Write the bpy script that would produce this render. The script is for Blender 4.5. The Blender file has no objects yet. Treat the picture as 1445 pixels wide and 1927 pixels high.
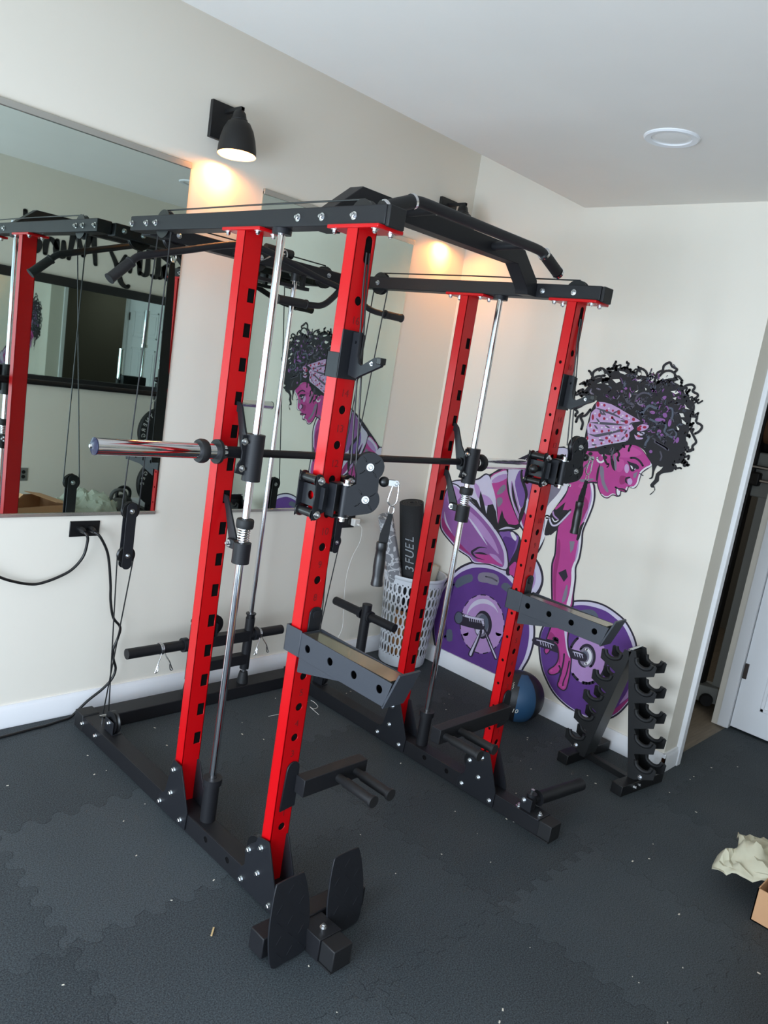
import bpy, bmesh, math, random
from mathutils import Vector, Matrix
from mathutils.geometry import tessellate_polygon
# ---------------------------------------------------------------- camera
scn = bpy.context.scene
COL = scn.collection
YAW, PITCH, ROLL, FPX = 0.81606, -0.17773, 0.15790, 1455.78
CAM = Vector((-1.2471, -3.0632, 1.6798))
def cam_axes():
    cy, sy, cp, sp = math.cos(YAW), math.sin(YAW), math.cos(PITCH), math.sin(PITCH)
    f = Vector((sy*cp, cy*cp, sp)); r = Vector((cy, -sy, 0)); u = r.cross(f)
    c, s = math.cos(ROLL), math.sin(ROLL)
    return c*r+s*u, -s*r+c*u, f
AX = cam_axes()
cam = bpy.data.cameras.new('camera'); camo = bpy.data.objects.new('camera', cam); COL.objects.link(camo)
m = Matrix.Identity(4)
for i, v in enumerate((AX[0], AX[1], -AX[2])):
    for k in range(3): m[k][i] = v[k]
for k in range(3): m[k][3] = CAM[k]
camo.matrix_world = m
cam.sensor_fit = 'HORIZONTAL'; cam.sensor_width = 36; cam.lens = 36*FPX/1445; cam.clip_start = .02
scn.camera = camo
# ---------------------------------------------------------------- light
scn.view_settings.view_transform = 'Standard'; scn.view_settings.look = 'None'
scn.view_settings.gamma = 1; scn.view_settings.use_curve_mapping = False
scn.view_settings.exposure = 0.0
wd = bpy.data.worlds.new('world'); scn.world = wd; wd.use_nodes = True
bg = wd.node_tree.nodes['Background']; bg.inputs[0].default_value = (.62, .80, 1, 1); bg.inputs[1].default_value = 2.2
def area(name, loc, rot, sx, sy, e, col):
    l = bpy.data.lights.new(name, 'AREA'); l.shape = 'RECTANGLE'; l.size = sx; l.size_y = sy; l.energy = e; l.color = col
    o = bpy.data.objects.new(name, l); o.location = loc; o.rotation_euler = rot; COL.objects.link(o); return o
# daylight coming in through the wide opening in the left wall and the one behind the camera
area('daylight_left', (-3.05, -2.15, .95), (0, math.radians(-90), 0), 1.8, 2.6, 172, (.75, .87, 1))
area('daylight_back', (-1.6, -3.95, 1.25), (math.radians(90), 0, 0), 2.0, 2.1, 16, (.82, .91, 1))
# ---------------------------------------------------------------- materials
def lin(c):
    return tuple(((x/255)/12.92 if x/255 <= .04045 else ((x/255+.055)/1.055)**2.4) for x in c)
MATS = {}
def mat(name, rgb, rough=.5, metal=0, bump=0, scale=200, var=0, vscale=4, coat=0, spec=.5, emit=None):
    if name in MATS: return MATS[name]
    M = bpy.data.materials.new(name); M.use_nodes = True; N = M.node_tree; b = N.nodes['Principled BSDF']
    c = lin(rgb); b.inputs['Base Color'].default_value = (*c, 1)
    b.inputs['Roughness'].default_value = rough; b.inputs['Metallic'].default_value = metal
    b.inputs['Specular IOR Level'].default_value = spec
    if coat: b.inputs['Coat Weight'].default_value = coat; b.inputs['Coat Roughness'].default_value = .12
    tc = N.nodes.new('ShaderNodeTexCoord')
    if bump:
        n = N.nodes.new('ShaderNodeTexNoise'); n.inputs['Scale'].default_value = scale; n.inputs['Detail'].default_value = 3
        N.links.new(tc.outputs['Object'], n.inputs['Vector'])
        bp = N.nodes.new('ShaderNodeBump'); bp.inputs['Strength'].default_value = bump; bp.inputs['Distance'].default_value = .002
        N.links.new(n.outputs['Fac'], bp.inputs['Height']); N.links.new(bp.outputs['Normal'], b.inputs['Normal'])
    n2 = N.nodes.new('ShaderNodeTexNoise'); n2.inputs['Scale'].default_value = vscale; n2.inputs['Detail'].default_value = 4
    N.links.new(tc.outputs['Object'], n2.inputs['Vector'])
    mx = N.nodes.new('ShaderNodeMix'); mx.data_type = 'RGBA'
    v = var if var else .03
    mx.inputs['A'].default_value = (*[x*(1-v) for x in c], 1); mx.inputs['B'].default_value = (*[min(1, x*(1+v)) for x in c], 1)
    N.links.new(n2.outputs['Fac'], mx.inputs['Factor']); N.links.new(mx.outputs['Result'], b.inputs['Base Color'])
    if emit:
        b.inputs['Emission Color'].default_value = (*lin(emit[0]), 1); b.inputs['Emission Strength'].default_value = emit[1]
    MATS[name] = M
    return M
WALL = mat('wall_paint', (230, 223, 210), .75, bump=.08, scale=120, var=.012, vscale=1.5)
CEIL = mat('ceiling_paint', (234, 229, 222), .85, bump=.05, scale=90)
TRIM = mat('trim_paint', (232, 232, 234), .4)
BLACK = mat('black_powder_coat', (27, 27, 30), .45, bump=.25, scale=900, spec=.3)
BLACK2 = mat('satin_black_plate', (29, 30, 34), .42, bump=.12, scale=900, spec=.3)
RED = mat('red_powder_coat', (188, 3, 12), .34, coat=.1, bump=.05, scale=300, spec=.3)
CHROME = mat('chrome', (225, 225, 228), .07, 1)
STEEL = mat('zinc_bolt', (205, 206, 208), .22, 1)
RUBBER = mat('black_rubber', (18, 18, 20), .6)
PLAST = mat('black_plastic', (16, 16, 18), .35)
CABLE = mat('black_cable', (14, 14, 15), .4)
WEB = mat('black_webbing', (20, 20, 22), .85, bump=.5, scale=700)
MIRROR = mat('mirror_glass', (205, 216, 209), .012, 1)
MEDGE = mat('mirror_edge_clip', (190, 188, 182), .25, .8)
FRAMEB = mat('black_frame', (18, 19, 21), .35)
WHITEP = mat('white_plastic', (228, 226, 220), .4)
INK = mat('black_lettering', (20, 20, 22), .6)
# ---------------------------------------------------------------- geometry helpers
def link(name, me, m, parent=None):
    o = bpy.data.objects.new(name, me); COL.objects.link(o)
    if m is not None and not me.materials:
        for x in (m if isinstance(m, (list, tuple)) else [m]): me.materials.append(x)
    if parent is not None:
        o.parent = parent; o.matrix_parent_inverse = PINV(parent)
    return o
def world_of(o):
    M = Matrix.Translation(o.location) @ o.rotation_euler.to_matrix().to_4x4()
    if o.parent: return world_of(o.parent) @ o.matrix_parent_inverse @ M
    return M
def PINV(p): return world_of(p).inverted()
class MB:
    def __init__(s): s.b = bmesh.new(); s.mi = 0
    def poly(s, pts):
        f = s.b.faces.new([s.b.verts.new(p) for p in pts]); f.material_index = s.mi; return f
    def box(s, x0, x1, y0, y1, z0, z1, M=None):
        if x0 > x1: x0, x1 = x1, x0
        if y0 > y1: y0, y1 = y1, y0
        if z0 > z1: z0, z1 = z1, z0
        P = [Vector(p) for p in ((x0,y0,z0),(x1,y0,z0),(x1,y1,z0),(x0,y1,z0),(x0,y0,z1),(x1,y0,z1),(x1,y1,z1),(x0,y1,z1))]
        if M is not None: P = [M @ p for p in P]
        v = [s.b.verts.new(p) for p in P]
        for q in ((3,2,1,0),(4,5,6,7),(0,1,5,4),(1,2,6,5),(2,3,7,6),(3,0,4,7)):
            f = s.b.faces.new([v[i] for i in q]); f.material_index = s.mi
        return s
    def bar(s, p, q, w, h, up=(0,0,1)):       # rectangular bar between two points
        p, q = Vector(p), Vector(q); d = (q-p); L = d.length; d.normalize()
        x = d.cross(Vector(up)).normalized(); z = x.cross(d)
        M = Matrix(((x.x,d.x,z.x,p.x),(x.y,d.y,z.y,p.y),(x.z,d.z,z.z,p.z),(0,0,0,1)))
        return s.box(-w/2, w/2, 0, L, -h/2, h/2, M)
    def tube(s, path, r, n=14, cap=True, closed=False):
        path = [Vector(p) for p in path]; N = len(path); rr = r if isinstance(r, (list, tuple)) else [r]*N
        rings = []; prev = None
        for i, p in enumerate(path):
            if closed: d = path[(i+1) % N]-path[i-1]
            elif i == 0: d = path[1]-p
            elif i == N-1: d = p-path[-2]
            else: d = (path[i+1]-p).normalized()+(p-path[i-1]).normalized()
            d.normalize()
            if prev is None:
                a = Vector((0,0,1)) if abs(d.z) < .9 else Vector((1,0,0)); x = d.cross(a).normalized()
            else: x = (prev-d*prev.dot(d)).normalized()
            prev = x; y = d.cross(x)
            rings.append([s.b.verts.new(p+(x*math.cos(2*math.pi*k/n)+y*math.sin(2*math.pi*k/n))*rr[i]) for k in range(n)])
        for i in range(N if closed else N-1):
            A, B = rings[i], rings[(i+1) % N]
            for k in range(n):
                f = s.b.faces.new((A[k], A[(k+1) % n], B[(k+1) % n], B[k])); f.smooth = True; f.material_index = s.mi
        if cap and not closed:
            for R, fl in ((rings[0], 1), (rings[-1], 0)):
                f = s.b.faces.new(R[::-1] if fl else R); f.material_index = s.mi
        return s
    def cyl(s, p, q, r, n=20): return s.tube([p, q], r, n)
    def lathe(s, prof, M=None, n=32, cap=False):   # profile (r,z) about z
        M = M or Matrix.Identity(4); rings = []
        for r, z in prof:
            rings.append([s.b.verts.new(M @ Vector((r*math.cos(2*math.pi*k/n), r*math.sin(2*math.pi*k/n), z))) for k in range(n)])
        for A, B in zip(rings, rings[1:]):
            for k in range(n):
                f = s.b.faces.new((A[k], A[(k+1) % n], B[(k+1) % n], B[k])); f.smooth = True; f.material_index = s.mi
        if cap:
            for R in (rings[0], rings[-1]):
                f = s.b.faces.new(R); f.material_index = s.mi
        return s
    def sphere(s, c, r, n=20, sc=(1,1,1)):
        c = Vector(c); g = bmesh.ops.create_uvsphere(s.b, u_segments=n, v_segments=n//2+2, radius=r, matrix=Matrix.Translation(c) @ Matrix.Diagonal((*sc, 1)))
        for f in {f for v in g['verts'] for f in v.link_faces}: f.smooth = True; f.material_index = s.mi
        return s
    def prism(s, pts, vec):                    # planar polygon extruded by vec
        vec = Vector(vec); P = [Vector(p) for p in pts]; n = len(P)
        A = [s.b.verts.new(p) for p in P]; B = [s.b.verts.new(p+vec) for p in P]
        for t in tessellate_polygon([P]):
            f = s.b.faces.new([A[i] for i in t]); f.material_index = s.mi
            f = s.b.faces.new([B[i] for i in t[::-1]]); f.material_index = s.mi
        for i in range(n):
            f = s.b.faces.new((A[i], A[(i+1) % n], B[(i+1) % n], B[i])); f.material_index = s.mi
        return s
    def build(s, name, m, parent=None, bevel=0, smooth=False):
        bmesh.ops.recalc_face_normals(s.b, faces=s.b.faces[:])
        me = bpy.data.meshes.new(name); s.b.to_mesh(me); s.b.free(); me.set_sharp_from_angle(angle=math.radians(38))
        if smooth:
            for p in me.polygons: p.use_smooth = True
        o = link(name, me, m, parent)
        if bevel:
            md = o.modifiers.new('bevel', 'BEVEL'); md.width = bevel; md.segments = 2; md.limit_method = 'ANGLE'; md.angle_limit = math.radians(50)
        return o
def plate(name, m, outline, holes=(), thick=.004, O=(0,0,0), U=(1,0,0), V=(0,0,1), parent=None, bev=.0005):
    """flat plate: 2D outline + 2D hole loops in the (U,V) plane, thickness centred"""
    cu = bpy.data.curves.new(name, 'CURVE'); cu.dimensions = '2D'; cu.fill_mode = 'BOTH'; cu.extrude = max(thick/2-bev, .0001); cu.bevel_depth = bev
    cu.offset = -bev; cu.bevel_resolution = 0
    for lp in [outline]+list(holes):
        sp = cu.splines.new('POLY'); sp.points.add(len(lp)-1); sp.use_cyclic_u = True
        for p, q in zip(sp.points, lp): p.co = (q[0], q[1], 0, 1)
    t = bpy.data.objects.new('t', cu); me = bpy.data.meshes.new_from_object(t)
    bpy.data.objects.remove(t); bpy.data.curves.remove(cu)
    U, V = Vector(U).normalized(), Vector(V).normalized(); W = U.cross(V); O = Vector(O)
    M = Matrix(((U.x,V.x,W.x,O.x),(U.y,V.y,W.y,O.y),(U.z,V.z,W.z,O.z),(0,0,0,1)))
    me.transform(M); me.name = name; me.materials.clear()
    return link(name, me, m, parent)
def circ(cx, cy, r, n=16, ry=None): ry = ry or r; return [(cx+r*math.cos(2*math.pi*k/n), cy+ry*math.sin(2*math.pi*k/n)) for k in range(n)]
def rect(x0, y0, x1, y1): return [(x0,y0),(x1,y0),(x1,y1),(x0,y1)]
def rrect(x0, y0, x1, y1, r, n=5):
    o = []
    for cx, cy, a in ((x1-r,y0+r,-90),(x1-r,y1-r,0),(x0+r,y1-r,90),(x0+r,y0+r,180)):
        for k in range(n+1):
            t = math.radians(a+90*k/n); o.append((cx+r*math.cos(t), cy+r*math.sin(t)))
    return o
def spline(pts, n=6, closed=True):
    P = [Vector(p) for p in pts]; N = len(P); out = []
    for i in range(N if closed else N-1):
        a, b, c, d = ((P[(i-1) % N], P[i], P[(i+1) % N], P[(i+2) % N]) if closed else (P[max(i-1,0)], P[i], P[i+1], P[min(i+2,N-1)]))
        for k in range(n):
            t = k/n; out.append(.5*((2*b)+(c-a)*t+(2*a-5*b+4*c-d)*t*t+(3*b-a-3*c+d)*t**3))
    if not closed: out.append(P[-1])
    return out
def empty(name, loc, label, cat, group=None):
    o = bpy.data.objects.new(name, None); o.empty_display_size = .1; o.location = loc; COL.objects.link(o)
    tag(o, label, cat, group); return o
def tag(o, label=None, cat=None, group=None, kind=None):
    if label: o['label'] = label
    if cat: o['category'] = cat
    if group: o['group'] = group
    if kind: o['kind'] = kind
    return o
def struct(o): o['kind'] = 'structure'; return o
# one bolt mesh shared by all bolts
def _bolt():
    b = MB(); b.lathe([(0,0),(.0115,0),(.0115,.002),(0,.002)], n=20)
    b.lathe([(0,.002),(.0075,.002),(.0075,.009),(.0055,.0105),(0,.0105)], n=6)
    b.lathe([(.0042,.0105),(.0042,.013),(0,.013)], n=12)
    bmesh.ops.recalc_face_normals(b.b, faces=b.b.faces[:]); me = bpy.data.meshes.new('bolt'); b.b.to_mesh(me); b.b.free()
    for p in me.polygons: p.use_smooth = False
    me.materials.append(STEEL); return me
BOLT = _bolt()
def bolt(p, n, parent, s=1.0):
    o = bpy.data.objects.new('bolt', BOLT); COL.objects.link(o)
    o.rotation_mode = 'XYZ'; o.location = p; o.rotation_euler = Vector(n).to_track_quat('Z', 'Y').to_euler(); o.scale = (s, s, s)
    o.parent = parent; o.matrix_parent_inverse = PINV(parent); return o
def ray(px, py):
    r, u, f = AX; return f+r*((px-722.5)/FPX)-u*((py-963.5)/FPX)
def at(px, py, ax, v):                     # where the sight line through a photo point meets a plane of the room
    D = ray(px, py); return CAM+D*((v-CAM[ax])/D[ax])
def text(name, s, m, size, O, U, V, parent=None, depth=.0006, shear=0, align='CENTER'):
    cu = bpy.data.curves.new(name, 'FONT'); cu.body = s; cu.size = size; cu.extrude = depth; cu.shear = shear; cu.align_x = align; cu.align_y = 'CENTER'
    t = bpy.data.objects.new('t', cu); me = bpy.data.meshes.new_from_object(t); bpy.data.objects.remove(t); bpy.data.curves.remove(cu)
    U, V = Vector(U).normalized(), Vector(V).normalized(); W = U.cross(V); O = Vector(O)
    me.transform(Matrix(((U.x,V.x,W.x,O.x),(U.y,V.y,W.y,O.y),(U.z,V.z,W.z,O.z),(0,0,0,1)))); me.materials.clear()
    return link(name, me, m, parent)
# ---------------------------------------------------------------- measured room (metres)
XC, YE, ZC = 2.345, -1.766, 2.654            # mural wall, its free end, dropped ceiling
YC1, YC2 = -.745, -2.525                     # edges of the dropped ceiling
YB, XL, XR, ZU, BBH = -3.80, -2.95, 3.37, 3.12, .098
def sbox(name, a, m=WALL, bevel=0): return struct(MB().box(*a).build(name, m, None, bevel))
def rubber_mat():
    M = bpy.data.materials.new('rubber_tile'); M.use_nodes = True; N = M.node_tree; L = N.links; nn = N.nodes.new
    b = N.nodes['Principled BSDF']; b.inputs['Roughness'].default_value = .72; b.inputs['Specular IOR Level'].default_value = .3
    geo = nn('ShaderNodeNewGeometry'); sep = nn('ShaderNodeSeparateXYZ'); L.new(geo.outputs['Position'], sep.inputs[0])
    def mt(op, a, c=None):
        n = nn('ShaderNodeMath'); n.operation = op
        for i, v in enumerate((a, c)):
            if v is None: continue
            if isinstance(v, (int, float)): n.inputs[i].default_value = v
            else: L.new(v, n.inputs[i])
        return n.outputs[0]
    TS = .6
    def warped(a, o):                     # puzzle-tab edge between tiles
        w = mt('SINE', mt('MULTIPLY', o, 2*math.pi/.1)); w2 = mt('SINE', mt('ADD', mt('MULTIPLY', o, 2*math.pi/.05), mt('MULTIPLY', a, 55)))
        return mt('ADD', mt('DIVIDE', a, TS), mt('ADD', mt('MULTIPLY', mt('MINIMUM', mt('MAXIMUM', mt('MULTIPLY', w, 2.2), -1), 1), .03), mt('MULTIPLY', w2, .006)))
    u = warped(mt('ADD', sep.outputs[0], 5.145), sep.outputs[1]); v = warped(mt('ADD', sep.outputs[1], 5.5), sep.outputs[0])
    cmb = nn('ShaderNodeCombineXYZ'); L.new(mt('FLOOR', u), cmb.inputs[0]); L.new(mt('FLOOR', v), cmb.inputs[1])
    wn = nn('ShaderNodeTexWhiteNoise'); L.new(cmb.outputs[0], wn.inputs[0])
    n1 = nn('ShaderNodeTexNoise'); n1.inputs['Scale'].default_value = 230; n1.inputs['Detail'].default_value = 5; n1.inputs['Roughness'].default_value = .75; L.new(geo.outputs['Position'], n1.inputs[0])
    n2 = nn('ShaderNodeTexNoise'); n2.inputs['Scale'].default_value = 1.7; n2.inputs['Detail'].default_value = 5; L.new(geo.outputs['Position'], n2.inputs[0])
    val = mt('ADD', mt('ADD', mt('MULTIPLY', wn.outputs[0], .30), mt('MULTIPLY', n1.outputs[0], 4.4)), mt('MULTIPLY', n2.outputs[0], .5))
    # seam line
    def seam(q): return mt('LESS_THAN', mt('ABSOLUTE', mt('SUBTRACT', mt('FRACT', q), .5)), .4975)
    sm = mt('MULTIPLY', seam(u), seam(v))
    val = mt('MULTIPLY', val, mt('ADD', .84, mt('MULTIPLY', sm, .16)))
    cr = nn('ShaderNodeValToRGB'); L.new(mt('MULTIPLY', mt('SUBTRACT', val, 1.42), .5), cr.inputs[0])
    cr.color_ramp.elements[0].position = .3; cr.color_ramp.elements[0].color = (*lin((27, 32, 36)), 1)
    cr.color_ramp.elements[1].position = 1; cr.color_ramp.elements[1].color = (*lin((84, 91, 95)), 1)
    L.new(cr.outputs[0], b.inputs['Base Color'])
    bp = nn('ShaderNodeBump'); bp.inputs['Strength'].default_value = .3; bp.inputs['Distance'].default_value = .002
    L.new(mt('ADD', n1.outputs[0], mt('MULTIPLY', sm, .22)), bp.inputs['Height']); L.new(bp.outputs[0], b.inputs['Normal'])
    return M
def wood_mat():
    M = bpy.data.materials.new('wood_floor'); M.use_nodes = True; N = M.node_tree; L = N.links; b = N.nodes['Principled BSDF']
    tc = N.nodes.new('ShaderNodeTexCoord'); mp = N.nodes.new('ShaderNodeMapping'); mp.inputs['Scale'].default_value = (1, 12, 1); mp.inputs['Rotation'].default_value = (0, 0, math.pi/2)
    n = N.nodes.new('ShaderNodeTexNoise'); n.inputs['Scale'].default_value = 6; n.inputs['Detail'].default_value = 6
    cr = N.nodes.new('ShaderNodeValToRGB'); cr.color_ramp.elements[0].color = (*lin((92, 82, 70)), 1); cr.color_ramp.elements[1].color = (*lin((140, 128, 112)), 1)
    L.new(tc.outputs['Object'], mp.inputs[0]); L.new(mp.outputs[0], n.inputs[0]); L.new(n.outputs[0], cr.inputs[0]); L.new(cr.outputs[0], b.inputs['Base Color'])
    b.inputs['Roughness'].default_value = .55; return M
# shell
sbox('floor', (-3.4, 5.6, YB-.1, .1, -.12, -.012), wood_mat())
fm = MB().box(XL, 3.33, YB, YE+.03, -.012, 0).box(XL, XC-.016, YE+.03, -.016, -.012, 0)
struct(fm.build('floor', rubber_mat()))
sbox('wall_back', (-3.1, 5.6, 0, .12, -.12, 3.3))
sbox('wall_right', (XC, XC+.16, YE, 0, -.01, 3.3))
sbox('wall_front', (-.45, 3.55, YB-.12, YB, -.01, 3.3))
sbox('wall_front', (-3.1, -2.75, YB-.12, YB, -.01, 3.3))
sbox('wall_front', (-2.75, -.45, YB-.12, YB, 2.3, 3.3))
sbox('wall_right', (XR, XR+.12, YB, YE, -.01, 3.3))
sbox('wall_left', (XL-.12, XL, YB, -3.5, -.01, 3.3)); sbox('wall_left', (XL-.12, XL, -.3, 0, -.01, 3.3)); sbox('wall_left', (XL-.12, XL, -3.5, -.3, 2.3, 3.3))
sbox('wall_right', (XC+.16, 3.29, YE, YE+.12, 2.08, 3.3))          # over the doorway
sbox('wall_right', (3.285, XR+.1, YE+.03, YE+.12, -.01, 3.3))
sbox('ceiling', (-3.1, XC, YC2, YC1, ZC, ZU+.03), CEIL); sbox('ceiling', (XC-.001, XR+.1, YC2, YE, ZC, ZU+.03), CEIL)
sbox('ceiling', (-3.2, 5.7, YB-.15, .15, ZU, ZU+.2), CEIL)
# store room behind the doorway
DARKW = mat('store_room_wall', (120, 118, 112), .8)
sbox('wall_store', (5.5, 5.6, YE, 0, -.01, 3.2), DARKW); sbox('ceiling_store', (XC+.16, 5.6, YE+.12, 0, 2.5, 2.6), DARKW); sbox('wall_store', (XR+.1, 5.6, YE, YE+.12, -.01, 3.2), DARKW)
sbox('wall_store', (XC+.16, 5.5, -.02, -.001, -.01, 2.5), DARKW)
l = bpy.data.lights.new('store_fill', 'AREA'); l.size = .3; l.energy = 6; l.color = (1, .95, .86); o = bpy.data.objects.new('store_fill', l); o.location = (4.0, -.7, 2.46); COL.objects.link(o)  # added fill lamp, itself unseen, lifts the dark store room
e = empty('store_fill_fixture', (4.0, -.7, 2.5), 'flat round light added on the ceiling to brighten the store room behind the doorway', 'ceiling light')  # made-up fixture to go with the fill lamp
MB().lathe([(.18,2.5),(.18,2.475),(.16,2.465),(0,2.463)], Matrix.Translation((4.0,-.7,0)), 32).build('diffuser', WHITEP, e)
# baseboards with a small top step
def bboard(name, p, q, n, h=BBH):
    p, q, n = Vector(p), Vector(q), Vector(n)
    P = [(0,0),(.015,0),(.015,h-.018),(.011,h-.012),(.008,h),(0,h)]
    b = MB(); b.prism([p+n*a+Vector((0,0,z)) for a, z in P], q-p); struct(b.build(name, TRIM))
bboard('baseboard_back', (XL, 0, 0), (XC, 0, 0), (0, -1, 0)); bboard('baseboard_right', (XC, 0, 0), (XC, YE-.015, 0), (-1, 0, 0))
bboard('baseboard_right', (XC-.015, YE, 0), (XC+.15, YE, 0), (0, -1, 0)); bboard('baseboard_front', (-.45, YB, 0), (XR, YB, 0), (0, 1, 0))
bboard('baseboard_right', (XR, YB, 0), (XR, -2.62, 0), (-1, 0, 0))
# door frame and its open door
sbox('trim_1', (XC+.145, XC+.185, YE-.022, YE+.13, 0, 2.09), TRIM, .003)
sbox('trim_2', (3.280, 3.37, YE+.022, YE+.04, 0, 2.06), TRIM, .003); sbox('trim_3', (3.266, 3.283, YE+.021, YE+.081, 0, 2.06), TRIM)
sbox('trim_4', (XC+.185, 3.268, YE-.022, YE+.0, 2.06, 2.15), TRIM, .003)
door = struct(MB().box(3.292, 3.332, -2.56, YE+.019, .012, 2.05).build('door_1', TRIM, None, .002))
for zz0, zz1 in ((.16, .78), (.92, 1.5), (1.62, 1.92)):
    for y0, y1 in ((-2.44, -2.2), (-2.12, -1.88)):
        b = MB(); b.box(3.283, 3.292, y0, y1, zz0, zz0+.02).box(3.283, 3.292, y0, y1, zz1-.02, zz1).box(3.283, 3.292, y0, y0+.02, zz0, zz1).box(3.283, 3.292, y1-.02, y1, zz0, zz1)
        b.box(3.286, 3.292, y0+.05, y1-.05, zz0+.05, zz1-.05); b.build('door_panel', TRIM, door, .003)
for z in (.35, 1.1, 1.85): MB().box(3.284, 3.296, YE-.004, YE+.017, z-.045, z+.045).build('hinge', mat('dark_hinge', (70, 62, 58), .4, .6), door, .002)
b = MB(); b.cyl((3.292, -2.5, .95), (3.255, -2.5, .95), .012); b.sphere((3.235, -2.5, .95), .027); b.build('door_knob', mat('nickel', (150, 148, 142), .3, 1), door)
# the two big frameless mirrors
def mirror(x0, x1, z0, z1, label):
    e = empty('wall_mirror', (x0, 0, z0), label, 'mirror', None)
    MB().box(x0, x1, -.006, -.0005, z0, z1).build('glass', MIRROR, e)
    b = MB(); b.box(x0, x1, -.013, 0, z0-.006, z0+.008); b.build('bottom_channel', MEDGE, e, .001)
    MB().box(x0, x1, -.014, 0, z1-.012, z1+.012).build('top_channel', MEDGE, e, .001)
mirror(-1.6, .523, .905, 2.383, 'large frameless wall mirror at the left edge, beside the nearer wall lamp')
mirror(.895, 1.902, .905, 2.383, 'frameless wall mirror behind the rack, between the two wall lamps')
# framed mirror on the facing wall
e = empty('framed_mirror', (1.9, YB, 1.1), 'wide black framed mirror on the facing wall, below the black lettering', 'mirror')
b = MB(); z0, z1, x0, x1 = 1.105, 2.04, .2, 2.95
b.box(x0, x1, YB, YB+.035, z0, z0+.085).box(x0, x1, YB, YB+.035, z1-.078, z1).box(x0, x0+.08, YB, YB+.035, z0, z1).box(x1-.08, x1, YB, YB+.035, z0, z1)
b.build('frame', FRAMEB, e, .004); MB().box(x0+.07, x1-.07, YB, YB+.012, z0+.07, z1-.07).build('glass', MIRROR, e)
# ---------------------------------------------------------------- the rack
XLU, W, D = .1979, .0702, .0436
YR, YF, DX = -.9285, -1.4482, 1.1255
rack = empty('smith_machine_rack', (.796, -.95, 0), 'red and black smith machine power rack standing in front of the wall mirrors', 'exercise machine')
def upright(dx, yf, front):
    x0, x1 = XLU+dx, XLU+dx+W; y0, y1 = yf, yf+D; zb, zt = .03, 2.045; t = .003
    up = empty_part('upright', (x0, y0, 0))
    hs = []
    if front:
        hs = [circ(x0+.038, z, .0125) for z in [.256+.1*k for k in range(17)]]
        hs.append(rrect(x0+.034, 1.955, x0+.060, 2.03, .0125))
    else: hs = [rect(x0+.038, 1.827-.11*k, x0+.068-.004, 1.871-.11*k) for k in range(15)]
    plate('front_face', RED, rect(x0, zb, x1, zt), hs, t, (0, y0+t/2, 0), (1,0,0), (0,0,1), up)
    sh = [circ(-(y0+.022), z, .0062, 12) for z in [.117+.1*k for k in range(18)]] if front else []
    for xx, hh in ((x0+t/2, sh if dx else []), (x1-t/2, sh if not dx else [])):
        plate('side_face', RED, rect(-y1, zb, -y0, zt), hh, t, (xx, 0, 0), (0,-1,0), (0,0,1), up)
    plate('rear_face', RED, rect(x0, zb, x1, zt), [], t, (0, y1-t/2, 0), (1,0,0), (0,0,1), up)
    MB().box(x0+.0042, x1-.0042, y0+.0042, y1-.0042, zb+.01, zt-.005).build('shade_core', mat('shaded_tube_inside', (12, 10, 11), .8, spec=.1), up)  # dark core in the hollow post; shade inside the holes put into its colour
    fl = MB().box(x0-.006, x1+.022, y0+D/2-.102, y0+D/2+.102, 2.0405, 2.0515).build('top_flange', RED, up, .003)
    for yy in (-.078, .082):
        for xx in (x0+.008, x1-.002):
            bolt((xx, y0+D/2+yy, 2.0405), (0,0,-1), up)
    if front:
        for n in range(1, 17):
            if n in (15, 11, 6, 7): continue
            text('number', str(n), mat('number_dark_red', (120, 6, 12), .5), .030, (x0+.038, y0-.0002, .2+.1*n+.002), (1,0,0), (0,0,1), up, .0006)  # digits in a darker red than the post
    return up
def empty_part(name, loc):
    o = bpy.data.objects.new(name, None); o.empty_display_size = .05; o.location = loc; COL.objects.link(o); o.parent = rack; o.matrix_parent_inverse = PINV(rack); return o
for dx in (0, DX):
    upright(dx, YR, False); upright(dx, YF, True)
def pulley(c, ax, r, th, parent, name='pulley'):
    c, ax = Vector(c), Vector(ax).normalized(); M = Matrix.Translation(c) @ ax.to_track_quat('Z', 'Y').to_matrix().to_4x4()
    h = th/2
    b = MB().lathe([(0,-h*.5),(r*.45,-h*.5),(r*.5,-h),(r,-h),(r,-h*.7),(r*.86,0),(r,h*.7),(r,h),(r*.5,h),(r*.45,h*.5),(0,h*.5)], M, 36)
    return b.build(name, PLAST, parent)
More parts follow.
